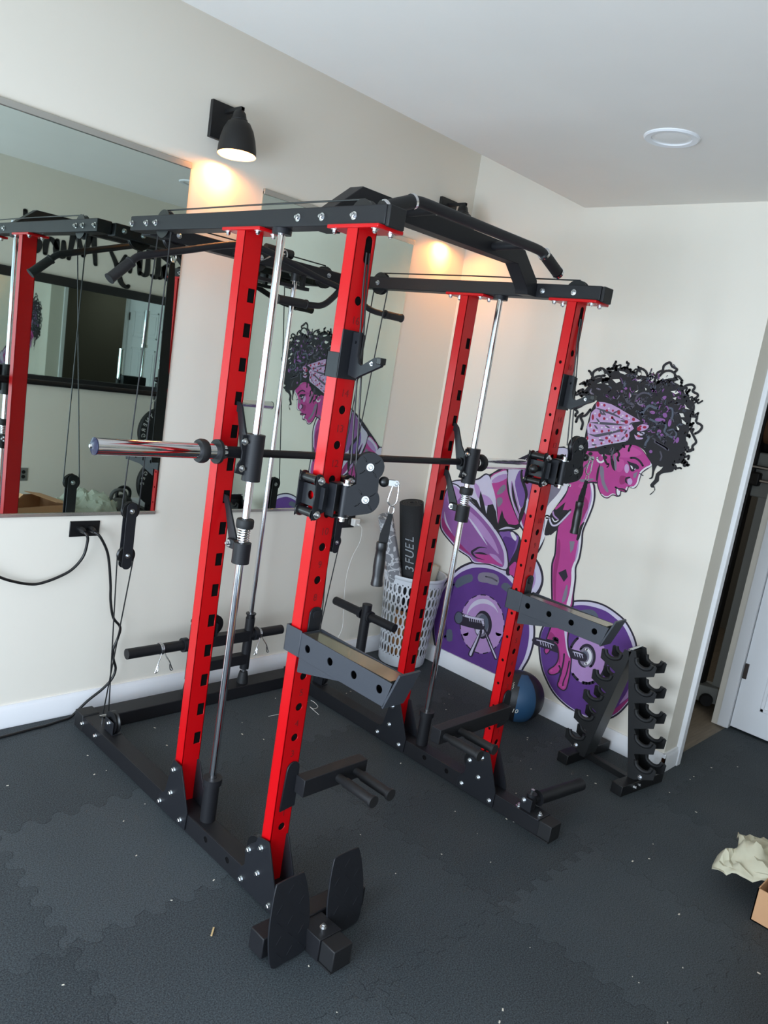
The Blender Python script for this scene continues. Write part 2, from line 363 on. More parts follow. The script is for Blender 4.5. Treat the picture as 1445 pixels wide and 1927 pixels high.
for dx in (0, DX):
    x0 = XLU+.0141+dx; x1 = x0+.0635
    # top rail
    r = MB().box(x0, x1, -1.530, -.147, 2.0515, 2.104).build('top_rail', BLACK, rack, .003)
    MB().box(x0+.001, x1-.001, -1.5441, -1.5312, 2.0475, 2.103).build('rail_end_cap', RUBBER, r, .003)
    for y in ((-.164, -.275, -.342, -1.167, -1.275, -1.409) if not dx else (-.364, -1.167, -1.278, -1.417)): bolt((x0, y, 2.076), (-1,0,0), r)
    for y, rr in ((-.352, .046), (-1.412, .044)): pulley((x0+.032, y, 2.078), (1,0,0), rr+.004, .022, r)
    # base rail
    bx0, bx1 = XLU-.0077+dx, XLU-.0077+dx+.069
    plate('base_rail', BLACK, rect(.135, .004, 1.786, .0684), [circ(-y0, .042, .011) for y0 in (-1.13, -1.26)], .003, (bx0+.0015, 0, 0), (0,-1,0), (0,0,1), rack)
    rb = MB().box(bx0+.003, bx1, -1.786, -.135, .004, .0684).build('base_rail', BLACK, rack, .002)
    for y0 in (-1.13, -1.26): MB().cyl((bx0+.0028, y0, .042), (bx0+.0034, y0, .042), .0115).build('hole_shade', mat('shaded_tube_inside', (12, 10, 11), .8, spec=.1), rb)  # dark disc behind each hole, painted in place of the shade inside the rail
    MB().box(bx0-.004, bx1+.004, -1.79, -1.70, 0, .006).build('rubber_foot', RUBBER, rb)
    MB().box(bx0-.0015, bx1+.0015, -1.7925, -1.735, .006, .0715).build('end_cap', RUBBER, rb, .003)
    MB().box(bx0-.0025, bx1+.0025, -.180, -.108, 0, .074).build('end_cap', RUBBER, rb, .004)
    for y in (-.183, -.303): bolt((bx0, y, .04), (-1,0,0), rb)
    # pulley bracket and cable eye on the rail
    b = MB().box(bx0+.028, bx0+.031, -.385, -.315, .069, .125).box(bx0+.028, bx0+.07, -.385, -.315, .0684, .072)
    pb = b.build('pulley_bracket', BLACK2, rb, .001); pulley((bx0+.045, -.352, .112), (1,0,0), .047, .02, rb); bolt((bx0+.028, -.352, .112), (-1,0,0), rb)
    MB().cyl((bx0+.04, -.27, .068), (bx0+.04, -.27, .105), .0035).cyl((bx0+.026, -.27, .103), (bx0+.054, -.27, .103), .006, 6).build('cable_eye', STEEL, rb)
    # gussets
    for yf, pts in ((YR, [(.826,.008),(1.009,.012),(1.012,.08),(.945,.222),(.895,.224),(.885,.2),(.862,.088),(.826,.05)]),
                    (YF, [(1.328,.01),(1.52,.012),(1.52,.08),(1.462,.215),(1.455,.224),(1.405,.214),(1.396,.19),(1.372,.17),(1.352,.145),(1.356,.089),(1.328,.052)])):
        for xx in (bx0-.003, bx1+.003):
            g = plate('gusset_plate', BLACK2, pts, [], .005, (xx, 0, 0), (0,-1,0), (0,0,1), rack)
            if xx < bx0:
                for y, z in (((-.905,.191),(-.903,.1),(-.838,.034),(-.978,.034)) if yf == YR else ((-1.37,.149),(-1.427,.188),(-1.427,.1),(-1.351,.034),(-1.499,.032))):
                    bolt((xx-.0025, y, z), (-1,0,0), g)
        if yf == YF: pulley((bx0+.03, -1.372, .135), (1,0,0), .047, .02, g)
    # guide rod and its sleeves
    xr_, yr_ = .2362+dx, -1.0656
    gr = MB().cyl((xr_, yr_, .1), (xr_, yr_, 2.052), .0125, 24).build('guide_rod', CHROME, rack)
    MB().lathe([(.0,.0684),(.027,.0684),(.027,.205),(.033,.205),(.033,.228),(.013,.228)], Matrix.Translation((xr_, yr_, 0)), 28).build('rod_socket', BLACK, gr)
    MB().lathe([(.013,2.035),(.03,2.035),(.03,2.0515),(0,2.0515)], Matrix.Translation((xr_, yr_, 0)), 28).build('rod_collar', BLACK2, gr)
    # lower safety catch with spring
    dz = .108 if dx else 0
    sc = MB().lathe([(.0125,.998),(.029,.998),(.029,1.067),(.0125,1.067)], Matrix.Translation((xr_, yr_, dz)), 28).build('safety_catch', BLACK, rack)
    MB().lathe([(.0125,1.118),(.027,1.116),(.029,1.122),(.029,1.140),(.027,1.145),(.0125,1.145)], Matrix.Translation((xr_, yr_, dz)), 28).build('bumper_ring', RUBBER, sc)
    MB().tube([(xr_+.019*math.cos(t*.7), yr_+.019*math.sin(t*.7), 1.067+dz+.05*t/54) for t in range(55)], .0018, 6).build('spring', STEEL, sc)
    MB().box(xr_-.014, xr_+.002, yr_+.015, yr_+.068, 1.035+dz, 1.066+dz).build('hook_lug', BLACK2, sc, .003)
    plate('safety_hook', BLACK2, [(-1.012,1.035),(-1.028,1.05),(-1.02,1.075),(-.965,1.165),(-.945,1.195),(-.905,1.2),(-.905,1.178),(-.932,1.172),(-.945,1.15),(-.985,1.05)], [], .007, (xr_+.006, 0, dz), (0,1,0), (0,0,1), sc)
    bolt((xr_-.014, -1.010, 1.051+dz), (-1,0,0), sc)
# smith bar with carriages
xs, ys, zs = .796, -1.002, 1.352
sb = MB().cyl((.1,ys,zs), (xs*2-.1,ys,zs), .0135).build('smith_bar', BLACK, rack)
for sgn in (-1, 1):
    X = lambda v: xs+sgn*v
    MB().lathe([(0,0),(.0245,0),(.0245,.425),(0,.425)], Matrix.Translation((X(1.055),ys,zs)) @ Vector((-sgn,0,0)).to_track_quat('Z','Y').to_matrix().to_4x4(), 40).build('sleeve', CHROME, sb)
    M0 = lambda v: Matrix.Translation((X(v),ys,zs)) @ Vector((sgn,0,0)).to_track_quat('Z','Y').to_matrix().to_4x4()
    MB().lathe([(0,0),(.0255,0),(.0255,.003),(.010,.011),(0,.011)], M0(1.055), 32).build('end_cap', mat('blue_black_cap', (30, 34, 60), .25), sb)
    MB().lathe([(.0,.011),(.008,.011),(.006,.016),(0,.018)], M0(1.055), 6).build('cap_bolt', STEEL, sb)
    MB().lathe([(.024,-.013),(.035,-.013),(.038,-.006),(.038,.006),(.035,.013),(.024,.013)], M0(.712), 32).build('clamp_ring', RUBBER, sb)
    MB().lathe([(.024,-.005),(.039,-.005),(.039,.005),(.024,.005)], M0(.655), 32).build('flange', RUBBER, sb)
    MB().lathe([(0,0),(.019,0),(.019,.10),(0,.10)], M0(.56), 28).build('hub', BLACK, sb)
for dx in (0, DX):
    xr_, yr_ = .2362+dx, -1.0656
    ca = MB().lathe([(.0125,1.272),(.030,1.272),(.030,1.422),(.0125,1.422)], Matrix.Translation((xr_, yr_, 0)), 28).build('carriage_tube', BLACK, sb)
    pl = plate('carriage_plate', BLACK2, [(-.063,1.296),(-.008,1.285),(-.008,1.418),(-.048,1.418),(-.052,1.385),(-.044,1.365),(-.044,1.34),(-.055,1.325)], [], .006, (xr_, yr_+.004, 0), (1,0,0), (0,0,1), sb)
    for z in (1.397, 1.311): bolt((xr_-.04, yr_-.0, z), (0,-1,0), sb)
    plate('catch_hook', BLACK2, [(-1.03,1.31),(-.985,1.318),(-.972,1.36),(-.948,1.44),(-.935,1.475),(-.9,1.482),(-.902,1.508),(-.938,1.51),(-.955,1.495),(-.99,1.42),(-1.032,1.37)], [], .008, (xr_+.014, 0, 0), (0,1,0), (0,0,1), sb)
# rear top beam with cable pulleys
tb = MB().box(.276, 1.337, -.182, -.118, 2.048, 2.1).build('rear_top_beam', BLACK, rack, .003)
for x in (.40, .80, 1.19):
    pulley((x, -.15, 2.066), (0,1,0), .05, .02, tb)
for x, z in ((.315, 2.075), (.40, 2.075), (.80, 2.075), (1.19, 2.075)): bolt((x, -.182, z), (0,-1,0), tb); bolt((x, -.118, z), (0,1,0), tb)
MB().tube([(.40,-.15,2.119),(.8,-.15,2.121),(1.19,-.15,2.119)], .0028, 8).build('cable', CABLE, tb)
MB().cyl((.84,-.15,2.125),(.985,-.15,2.125), .02).build('foam_grip', RUBBER, tb)
MB().box(.74,1.10,-.165,-.135,1.985,2.0).build('lower_brace', BLACK, tb, .002)
MB().box(.76,.775,-.162,-.138,2.0,2.048).box(1.06,1.075,-.162,-.138,2.0,2.048).build('brace_post', BLACK, tb)
# rear bottom beam, its guide rods and the plate carriage
MB().box(bx0-DX+.069, bx0, -.205, -.105, .002, .062).build('rear_bottom_beam', BLACK, rack, .003)
cg = empty_part('plate_carriage', (.796, -.16, .3)); CY = -.158
for x in (.705, 1.015):
    MB().cyl((x,CY,.062), (x,CY,2.048), .0115, 20).build('guide_rod', CHROME, cg)
    MB().lathe([(.0125,.135),(.023,.135),(.023,.40),(.0125,.40)], Matrix.Translation((x,CY,0)), 24, ).build('slide_tube', BLACK, cg)
    MB().lathe([(.0125,.385),(.0205,.385),(.0205,.415),(.025,.418),(.025,.424),(.0125,.424)], Matrix.Translation((x,CY,0)), 24).build('bushing', PLAST, cg)
    MB().lathe([(.0115,.062),(.029,.062),(.024,.10),(.02,.118),(.0115,.12)], Matrix.Translation((x,CY,0)), 24).build('rubber_bumper', RUBBER, cg)
    MB().lathe([(.0115,2.015),(.02,2.015),(.02,2.048),(.0,2.048)], Matrix.Translation((x,CY,0)), 20).build('rod_collar', PLAST, cg)
MB().box(.705,1.015,CY-.022,CY+.022,.285,.338).build('cross_bar', BLACK, cg, .002); MB().box(.705,1.015,CY-.022,CY+.022,.165,.215).build('cross_bar', BLACK, cg, .002)
for s_ in (-1, 1):
    a0 = .69 if s_ < 0 else 1.02
    MB().tube([(a0,CY,.312),(.796+s_*.425,CY,.312)], .0235, 24).build('weight_peg', BLACK, cg, .001)
    MB().tube([(a0+s_*.022,CY,.312),(a0+s_*.045,CY,.312)], .033, 24).build('peg_flange', BLACK2, cg)
MB().box(.775,.781,CY-.02,CY+.02,.335,.40).box(.812,.818,CY-.02,CY+.02,.335,.40).build('pulley_bracket', BLACK2, cg)
pulley((.80,CY,.392), (0,1,0), .05, .022, cg)
# pull-up station
arch = MB()
for (xa, za, xb, zb_) in ((.262,2.075,.385,2.172), (.385,2.172,1.207,2.172), (1.207,2.172,1.33,2.075)): pass
P = [(.250,2.052),(.262,2.112),(.372,2.203),(1.220,2.203),(1.330,2.112),(1.342,2.052),(1.285,2.052),(1.275,2.072),(1.190,2.147),(.402,2.147),(.317,2.072),(.307,2.052)]
arch.prism([(x,-1.190,z) for x, z in P], (0,-.06,0)); A = arch.build('pull_up_arch', BLACK, rack, .002)
PY, PZ = -1.388, 2.178
path = spline([(.335,PY,2.128),(.40,PY,2.155),(.455,PY,2.176),(.50,PY,2.181),(.60,PY,2.181),(.8,PY,2.181),(1.0,PY,2.181),(1.09,PY,2.181),(1.137,PY,2.176),(1.19,PY,2.155),(1.257,PY,2.128)], 5, False)
MB().tube(path, .0165, 20).build('pull_up_bar', BLACK, A)
for s_ in (-1, 1):
    a, c = Vector((.796+s_*.461,PY,2.128)), Vector((.796+s_*.352,PY,2.173)); d = (c-a).normalized()
    MB().tube([a+d*.012, c], .0205, 20).build('grip', RUBBER, A)
    for q in (a+d*.004, c+d*.002): MB().tube([q-d*.005, q+d*.005], .0225, 20).build('grip_ring', CHROME, A)
    MB().tube([a-d*.003, a], .0215, 20).build('end_cap', CHROME, A)
for x in (.56, 1.03): MB().cyl((x,-1.25,2.176), (x,PY,2.181), .0155).build('strut', BLACK, A)
# lat pulldown bar hanging under the rear beam
lb = empty('lat_pulldown_bar', (.796,-.35,2.0), 'black pulldown bar with bent rubber grip ends, hanging below the rear top beam', 'cable attachment')
def tb_(pts, r=.0135, n=6): return MB().tube(spline(pts, n, False), r, 16)
tb_([(.05,-.36,1.85),(.12,-.355,1.918),(.152,-.352,1.945),(.20,-.35,1.962),(.34,-.35,2.008),(.52,-.35,2.066),(.64,-.35,2.088),(.80,-.35,2.068),(1.0,-.35,2.03),(1.12,-.35,2.012),(1.26,-.35,1.97),(1.34,-.35,1.949),(1.42,-.35,1.945),(1.53,-.35,1.945)]).build('bar', BLACK, lb)
tb_([(1.13,-.35,2.012),(1.09,-.35,1.965),(1.04,-.35,1.925),(.98,-.35,1.912),(.80,-.35,1.906)]).build('inner_bar', BLACK, lb)
for a, c in (((.046,-.36,1.846),(.125,-.354,1.922)), ((1.543,-.35,1.945),(1.425,-.35,1.945)), ((.785,-.35,1.906),(.945,-.35,1.91))):
    a, c = Vector(a), Vector(c); d = (c-a).normalized()
    MB().tube([a, a+d*.004, a+d*.006, c-d*.008, c-d*.007, c], [.0205,.0205,.0185,.0185,.0205,.0205], 20).build('grip', RUBBER, lb)
MB().tube([(.796,-.35,2.09),(.796,-.27,2.085),(.796,-.16,2.05)], .003, 8).build('hanging_link', STEEL, lb)
MB().tube([(.796+.013*math.cos(t/16*6.283),-.35,2.086+.020*math.sin(t/16*6.283)) for t in range(16)], .003, 8, closed=True).build('hook_ring', STEEL, lb)
# floating pulley blocks and the cables of each side
for dx in (0, DX+.005):
    x = .256+dx; y = -.28
    blk = empty_part('floating_pulley_block', (x, y, .9))
    for xx in (x-.014, x+.014):
        plate('side_plate', BLACK2, rrect(-.021,.745,.021,1.02,.0205), [], .004, (x, y+xx-x, 0), (1,0,0), (0,0,1), blk)
    for z in (.985, .802):
        pulley((x,y,z), (0,1,0), .036, .018, blk); bolt((x,y-.016,z), (0,-1,0), blk, .9); bolt((x,y+.016,z), (0,1,0), blk, .9)
    xr2 = XLU+.0141+dx+.032
    for pts in ([(xr2,-.397,2.07),(xr2,-.396,2.04),(x+.036,y,.99)], [(xr2,-.307,2.07),(x-.036,y,.99)], [(x-.036,y,.80),(bx0-DX+dx+.045,-.307,.12)], [(x+.036,y,.80),(bx0-DX+dx+.04,-.27,.115)],
                [(xr2,-.352,2.1268),(xr2,-.9,2.129),(xr2,-1.412,2.1268)]):
        MB().tube(pts, .0028, 8).build('cable', CABLE, blk)
    MB().tube([(x-.036,y,.985),(x-.03,y,1.005),(x,y,1.022),(x+.03,y,1.005),(x+.036,y,.985)], .0028, 8).build('cable', CABLE, blk)
# adjustable pulley trolleys with hanging handles
def trolley(dx, dz, hx, ang, hand_label):
    t = empty_part('pulley_trolley', (XLU+dx, YF, 1.3+dz)); x0 = XLU+dx; z0, z1 = 1.258+dz, 1.355+dz
    for z in (z0, z1):
        for xx in (x0-.020, x0+W+.020):
            MB().tube([(xx,YF-.012,z),(xx,YF-.008,z),(xx,YF-.007,z),(xx,YF+D+.007,z),(xx,YF+D+.008,z),(xx,YF+D+.012,z)], [.018,.018,.0125,.0125,.018,.018], 20).build('roller', PLAST, t)
            bolt((xx, YF-.020, z), (0,-1,0), t); bolt((xx, YF+D+.020, z), (0,1,0), t, .8)
    fp = [(-.040,.069),(-.030,.058),(.0,.046),(.03,.044),(.074,.046),(.105,.058),(.112,.069)]
    prof = [(x0-.036+ (a+.04)*.94, z) for a, z in []]
    pts = []
    for u in range(21):
        f = u/20; pts.append((x0-.034+f*(W+.068), 1.3065+dz+.038+.028*abs(2*f-1)**2.2))
    for u in range(21):
        f = 1-u/20; pts.append((x0-.034+f*(W+.068), 1.3065+dz-.038-.028*abs(2*f-1)**2.2))
    for yy in (YF-.016, YF+D+.016): plate('clamp_plate', BLACK2, pts, [], .005, (0, yy, 0), (1,0,0), (0,0,1), t)
    for xx in (x0-.014, x0+W+.014): plate('side_plate', BLACK2, rect(-.034, 1.276+dz, .066, 1.338+dz), [circ(.022, 1.307+dz, .012)] , .004, (xx, YF, 0), (0,1,0), (0,0,1), t)
    if dx:
        b = MB(); b.cyl((x0-.014,YF+.014,1.307+dz),(x0-.05,YF+.014,1.307+dz), .009); b.sphere((x0-.055,YF+.014,1.307+dz), .018); b.build('pull_pin', PLAST, t)
    # hinge box
    hy = YF-.052
    MB().box(hx-.036,hx+.004,YF-.05,YF-.018,1.352+dz,1.356+dz).box(hx-.036,hx+.004,YF-.05,YF-.018,1.256+dz,1.260+dz).box(hx-.036,hx-.032,YF-.05,YF-.018,1.256+dz,1.356+dz).build('hinge_bracket', BLACK2, t, .001)
    MB().cyl((hx,hy,1.26+dz),(hx,hy,1.352+dz), .0135).build('hinge_tube', BLACK2, t)
    MB().lathe([(0,1.352),(.017,1.352),(.017,1.356),(.009,1.357),(.009,1.366),(0,1.368)], Matrix.Translation((hx,hy,dz)), 16).build('hinge_nut', STEEL, t)
    MB().lathe([(0,1.246),(.008,1.246),(.008,1.256),(.016,1.257),(.016,1.26),(0,1.26)], Matrix.Translation((hx,hy,dz)), 16).build('hinge_nut', STEEL, t)
    a = math.radians(ang); U = Vector((math.cos(a), math.sin(a), 0)); Nn = Vector((0,0,1)).cross(U); H = Vector((hx,hy,0))
    # profile of the swivel plate, local u from hinge; discs at two heights
    du = .056; zt_, zb2 = 1.412+dz, 1.318+dz; R = .0415
    prof = []
    def arc(cz, a0, a1, n=14):
        for k in range(n+1):
            q = math.radians(a0+(a1-a0)*k/n); prof.append((du+R*math.cos(q), cz+R*math.sin(q)))
    prof += [(0,1.268+dz),(.02,1.266+dz)]; arc(zb2, -82, 38); arc(zt_, -42, 200)
    prof += [(.022,1.385+dz),(.024,1.36+dz),(0,1.345+dz)]
    slots = []
    for cz in (zt_, zb2):
        for q in (40, 130, 220, 310):
            q = math.radians(q); c_ = (du+.026*math.cos(q), cz+.026*math.sin(q)); dd = (math.cos(q), math.sin(q)); nn_ = (-dd[1], dd[0])
            slots.append([(c_[0]+dd[0]*s1*.009+nn_[0]*s2*.0022, c_[1]+dd[1]*s1*.009+nn_[1]*s2*.0022) for s1, s2 in ((1,.3),(0,1),(-1,.3),(-1,-.3),(0,-1),(1,-.3))])
    for off in (-.012, .012): plate('swivel_plate', BLACK2, prof, slots, .004, H+Nn*off, U, (0,0,1), t)
    for cz in (zt_, zb2):
        pulley(H+U*du+Vector((0,0,cz)), Nn, .040, .018, t); bolt(H+U*du+Vector((0,0,cz))-Nn*.014, -Nn, t, .95)
        # the near plate gets its bolt head toward the room
    B = H+U*(du+R+.008)+Vector((0,0,1.374+dz))
    MB().sphere(B, .0155).build('cable_stopper', PLAST, t)
    top = (hx+.002, YF-.045, 1.45+dz)
    x_h = x0+.047
    for o_ in ((.003,.0), (-.008,.010)):
        MB().tube([(x_h+o_[0], YF-.004, 1.985), (x_h+o_[0]+.002, YF-.008, 1.9), (H.x+U.x*.016+o_[0], H.y+U.y*.016+o_[1], zt_+.0)], .0026, 8).build('cable', CABLE, t)
    # handle
    h = empty('cable_handle', B+U*.03-Vector((0,0,.2)), hand_label, 'cable handle')
    C0 = B+U*.022
    MB().box(-.010,.016,-.009,-.006,-.008,.008, Matrix.Translation(C0) @ U.to_track_quat('X','Z').to_matrix().to_4x4()).box(-.010,.016,.006,.009,-.008,.008, Matrix.Translation(C0) @ U.to_track_quat('X','Z').to_matrix().to_4x4()).build('shackle', STEEL, h)
    Q = C0+U*.012
    bolt(Q-Nn*.006, -Nn, h, .8)
    loop = [(0,.004),(.010,-.004),(.012,-.045),(.008,-.060),(-.002,-.066),(-.012,-.058),(-.014,-.047),(-.006,-.006)]
    MB().tube([Q+U*a_+Vector((0,0,b_)) for a_, b_ in [(v.x, v.y) for v in spline([(a_, b_, 0) for a_, b_ in loop], 4)]], .0026, 8, closed=True).build('carabiner', STEEL, h)
    E_ = Q+Vector((0,0,-.068))
    MB().tube([E_+U*.008*math.sin(k/12*6.283)+Vector((0,0,-.010+.014*math.cos(k/12*6.283))) for k in range(12)], .0016, 6, closed=True).build('d_ring', STEEL, h)
    S = E_+Vector((0,0,-.022))
    b = MB()
    wp = [(S, .006), (S+Vector((0,0,-.03))-U*.004, .009), (S+Vector((0,0,-.06))-U*.008, .013), (S+Vector((0,0,-.095))-U*.010, .013)]
    for (p, w1), (q, w2) in zip(wp, wp[1:]):
        for sg in (1,):
            b.prism([p-U*w1-Nn*.003, p+U*w1-Nn*.003, q+U*w2-Nn*.005, q-U*w2-Nn*.005], Nn*.007)
    b.build('strap', WEB, h)
    G = S+Vector((0,0,-.086))-U*.012
    gd = Vector((0,0,-1))+U*.03; gd.normalize()
    pr = [(0,.0155),(.004,.0165),(.022,.016),(.024,.015),(.045,.0165),(.075,.0175),(.10,.016),(.112,.0165),(.124,.0185),(.13,.018)]
    MB().tube([G+gd*s for s, r in pr], [r for s, r in pr], 20).build('grip', PLAST, h)
    MB().tube([G+gd*.012, S+U*.002-Vector((0,0,.03)), S], .004, 6).build('strap_edge', WEB, h)
trolley(0, 0, .246, -33, 'black cable handle with strap, hanging from the nearer pulley trolley on the left front post')
trolley(DX, .1, 1.368, -14, 'black cable handle hanging from the farther pulley trolley, in front of the mural')
# J hooks
for dx in (0, DX):
    x0, x1 = XLU+dx, XLU+dx+W
    j = empty_part('j_hook', (x0, YF, 1.7)); t = .005
    b = MB().box(x0-t, x0, YF-t, YF+D+.006, 1.642, 1.711) if not dx else MB()
    if dx: b.box(x1, x1+t, YF-t, YF+D+.006, 1.642, 1.711)
    b.box(x0-(t if not dx else 0), x1+(t if dx else 0), YF-t-.001, YF-.001, 1.642, 1.775).box(x0-t if not dx else x1-.02, x0+.02 if not dx else x1+t, YF+D+.001, YF+D+.006, 1.642, 1.711)
    b.build('hook_bracket', BLACK2, j, .001)
    xm = x0+.036
    plate('hook_arm', BLACK2, [(1.456,1.655),(1.49,1.648),(1.5,1.655),(1.578,1.69),(1.582,1.698),(1.58,1.712),(1.553,1.712),(1.505,1.685),(1.492,1.69),(1.484,1.71),(1.482,1.772),(1.456,1.772)], [circ(1.47,1.745,.004)], .012, (xm, 0, 0), (0,-1,0), (0,0,1), j)
    MB().box(xm+.008, xm+.014, -1.484, -1.456, 1.66, 1.768).build('hook_liner', PLAST, j, .001)
    MB().box(xm-.011, xm+.011, -1.582, -1.565, 1.695, 1.713).build('hook_tip', PLAST, j, .002)
    bolt((xm-.006, -1.545, 1.694), (-1,0,0), j, .5)
# safety spotter arms
for dx, dz in ((0, 0), (DX, .005)):
    x0, x1 = XLU+dx-.004, XLU+dx+W+.004; t = .004; ya = YF-.012; ye = YF-.385 if not dx else YF-.395; z0, z1 = .828+dz, .905+dz
    GREY = mat('slate_powder_coat', (52, 55, 62), .4, bump=.2, scale=900)
    s = empty_part('spotter_arm', (x0, ya, z0))
    b = MB().box(x0-t, x0, YF-.014, YF+D+.012, z0, z1+.004).box(x0-t, x1+t, YF+D+.008, YF+D+.012, z0, z1+.004)
    b.build('clamp_band', GREY, s, .0015)
    hl = [circ(-y, z0+.038, .0115) for y in (YF-.047, YF-.146, YF-.245, YF-.344)]
    o_ = [(-ya,z0),(-ya,z1),(-ye,z1-.006),(-ye-.022,z1+.022 if dx else z1+.018),(-ye-.026,z1+.018),(-ye+.004-.006,z0-.005)]
    for xx in (x0, x1-t):
        plate('arm_side', GREY, [(-ya,z0),(-ya,z1),(-ye,z1-.008),(-ye+.022-.04,z0-.003)], hl if xx == x0 else [], t, (xx, 0, 0), (0,-1,0), (0,0,1), s)
    MB().prism([(x0, y, z) for y, z in ((ya,z0-.001),(ya,z0+.004),(ye+.018,z0+.001),(ye+.018,z0-.004))], (x1-x0-t,0,0)).build('arm_bottom', GREY, s)
    MB().prism([(x0-.002, y, z) for y, z in ((ye+.022,z0-.006),(ye+.017,z0-.008),(ye-.024,z1+.022),(ye-.018,z1+.024))], (x1-x0+.002,0,0)).build('arm_lip', GREY, s)
    MB().box(x0+.002, x1-.003, ya-.004, ya, z0, z1-.002).build('arm_end_plate', GREY, s)
    MB().box(x0+.006, x1-.009, ye+.012, ya-.004, z1-.012, z1-.007).build('liner_strip', mat('film_covered_liner', (150, 144, 128), .12, .75), s)
    MB().prism([(x0+.002, y, z) for y, z in ((ya,z0),(ya,z0-.046),(ya-.006,z0-.046),(ya-.185,z0-.002))], (x1-x0-.006,0,0)).build('brace_gusset', GREY, s)
    tab = rrect(x0+.028, z1-.03, x0+.074, z1+.068, .02, 6)
    plate('pin_tab', BLACK2, tab, [], .005, (0, YF-.003, 0), (1,0,0), (0,0,1), s)
    MB().lathe([(0,0),(.013,0),(.013,.003),(.009,.004),(0,.002)], Matrix.Translation((x0+.051, YF-.0055, z1+.046)) @ Matrix.Rotation(math.pi/2, 4, 'X'), 20).build('pin', BLACK2, s)
# dip handles
for dx, sg, dz in ((0, 1, 0), (DX, -1, .012)):
    x0 = XLU+dx; h = empty_part('dip_attachment', (x0, YF, .4))
    xm = x0+.045
    plate('mount_plate', BLACK2, [(x0+.016,.315+dz),(x0+.073,.322+dz),(x0+.0705,.452+dz),(x0+.068,.464+dz),(x0+.058,.473+dz),(x0+.045,.476+dz),(x0+.032,.471+dz),(x0+.024,.460+dz),(x0+.022,.445+dz)], [], .006, (0, YF-.004, 0), (1,0,0), (0,0,1), h)
    xe = xm+sg*.285 if sg > 0 else xm-.47
    MB().box(xm+.016 if sg > 0 else xm-.028, xe, YF-.05, YF-.007, .372+dz, .43+dz).build('arm', BLACK, h, .002)
    for xh in ((.402, .478) if sg > 0 else (.93, 1.018)):
        y0 = YF-.05; z = .40+dz
        MB().tube([(xh,y0,z),(xh,y0-.03,z),(xh,y0-.034,z),(xh,y0-.15,z),(xh,y0-.153,z),(xh,y0-.163,z)], [.0135,.0135,.0165,.0155,.0195,.0195], 20).build('handle', RUBBER, h)
# foot plates in front of the left base rail
fp = empty_part('foot_plate_attachment', (.24, -1.62, .05))
MB().box(.05, .452, -1.645, -1.583, .012, .078).build('cross_tube', BLACK, fp, .003)
MB().box(.183, .266, -1.735, -1.645, .004, .0735).build('mount_sleeve', BLACK, fp, .002)
bolt((.226, -1.70, .0735), (0,0,1), fp)
ft = [(.012,.005),(.055,0),(.10,.0),(.135,.012),(.148,.09),(.142,.17),(.125,.235),(.11,.243),(.035,.243),(.018,.228),(.004,.15),(0,.08)]
for xf in (.045, .262):
    tilt = math.radians(9); V = Vector((0, math.sin(tilt), math.cos(tilt))); O = Vector((xf, -1.683, .006))
    plate('foot_plate', BLACK2, [(p.x, p.y) for p in spline([(a, b_, 0) for a, b_ in ft], 4)], [], .006, O, (1,0,0), V, fp)
    b = MB(); rnd = random.Random(4)
    for i in range(3):
        for k in range(5):
            u, v = .035+.04*i, .03+.045*k; s_ = 1 if (i+k) % 2 else -1
            c_ = O+Vector((u,0,0))+V*v+Vector((0,-math.cos(tilt),math.sin(tilt)))*.0035
            b.bar(c_-Vector((.009,0,0))-V*.010*s_, c_+Vector((.009,0,0))+V*.010*s_, .0025, .0015, (0,-1,0))
    fo = [c for c in COL.objects if c.name.startswith('foot_plate') and c.type == 'MESH'][-1]; b.b.from_mesh(fo.data); b.b.to_mesh(fo.data); b.b.free()
# landmine pivot on the right base rail
lm = empty_part('landmine_pivot', (1.35, -1.66, .07)); lx = 1.355
MB().box(1.305,1.392,-1.735,-1.615,.0684,.074).box(lx-.035,lx-.029,-1.685,-1.635,.074,.125).build('bracket', BLACK2, lm, .001)
MB().cyl((lx,-1.66,.074),(lx,-1.66,.135),.02).build('swivel', BLACK, lm)
MB().cyl((lx,-1.66,.135),(lx,-1.66,.152),.008,6).build('swivel_bolt', STEEL, lm)
MB().cyl((lx+.02,-1.662,.103),(lx+.055,-1.667,.103),.014).build('neck', BLACK, lm)
MB().tube([(lx+.045,-1.665,.103),(lx+.05,-1.666,.103),(lx+.325,-1.698,.098)],[.031,.0265,.0265],24).build('bar_sleeve', BLACK, lm)
for p in ((1.322,-1.63),(1.345,-1.715)): bolt((*p,.074),(0,0,1),lm)
bolt((lx-.035,-1.648,.112),(-1,0,0),lm)
# T-shaped plate storage peg on the floor behind the rack
tp = empty('plate_storage_post', (1.672,-.305,0), 'black T-shaped plate storage post standing on the floor beside the laundry basket', 'storage post')
MB().cyl((1.672,-.305,.006),(1.672,-.305,.445),.027,28).build('post', BLACK, tp)
MB().box(1.622,1.722,-.365,-.245,0,.008).build('foot', BLACK2, tp, .001)
for a, c in ((-.282,-.055),(-.328,-.525)):
    MB().tube([(1.672,a,.385),(1.672,a+(c-a)*.1,.385)],.031,24).build('flange', BLACK2, tp); MB().tube([(1.672,a,.385),(1.672,c,.385)],.0235,24).build('peg', BLACK, tp, .002)
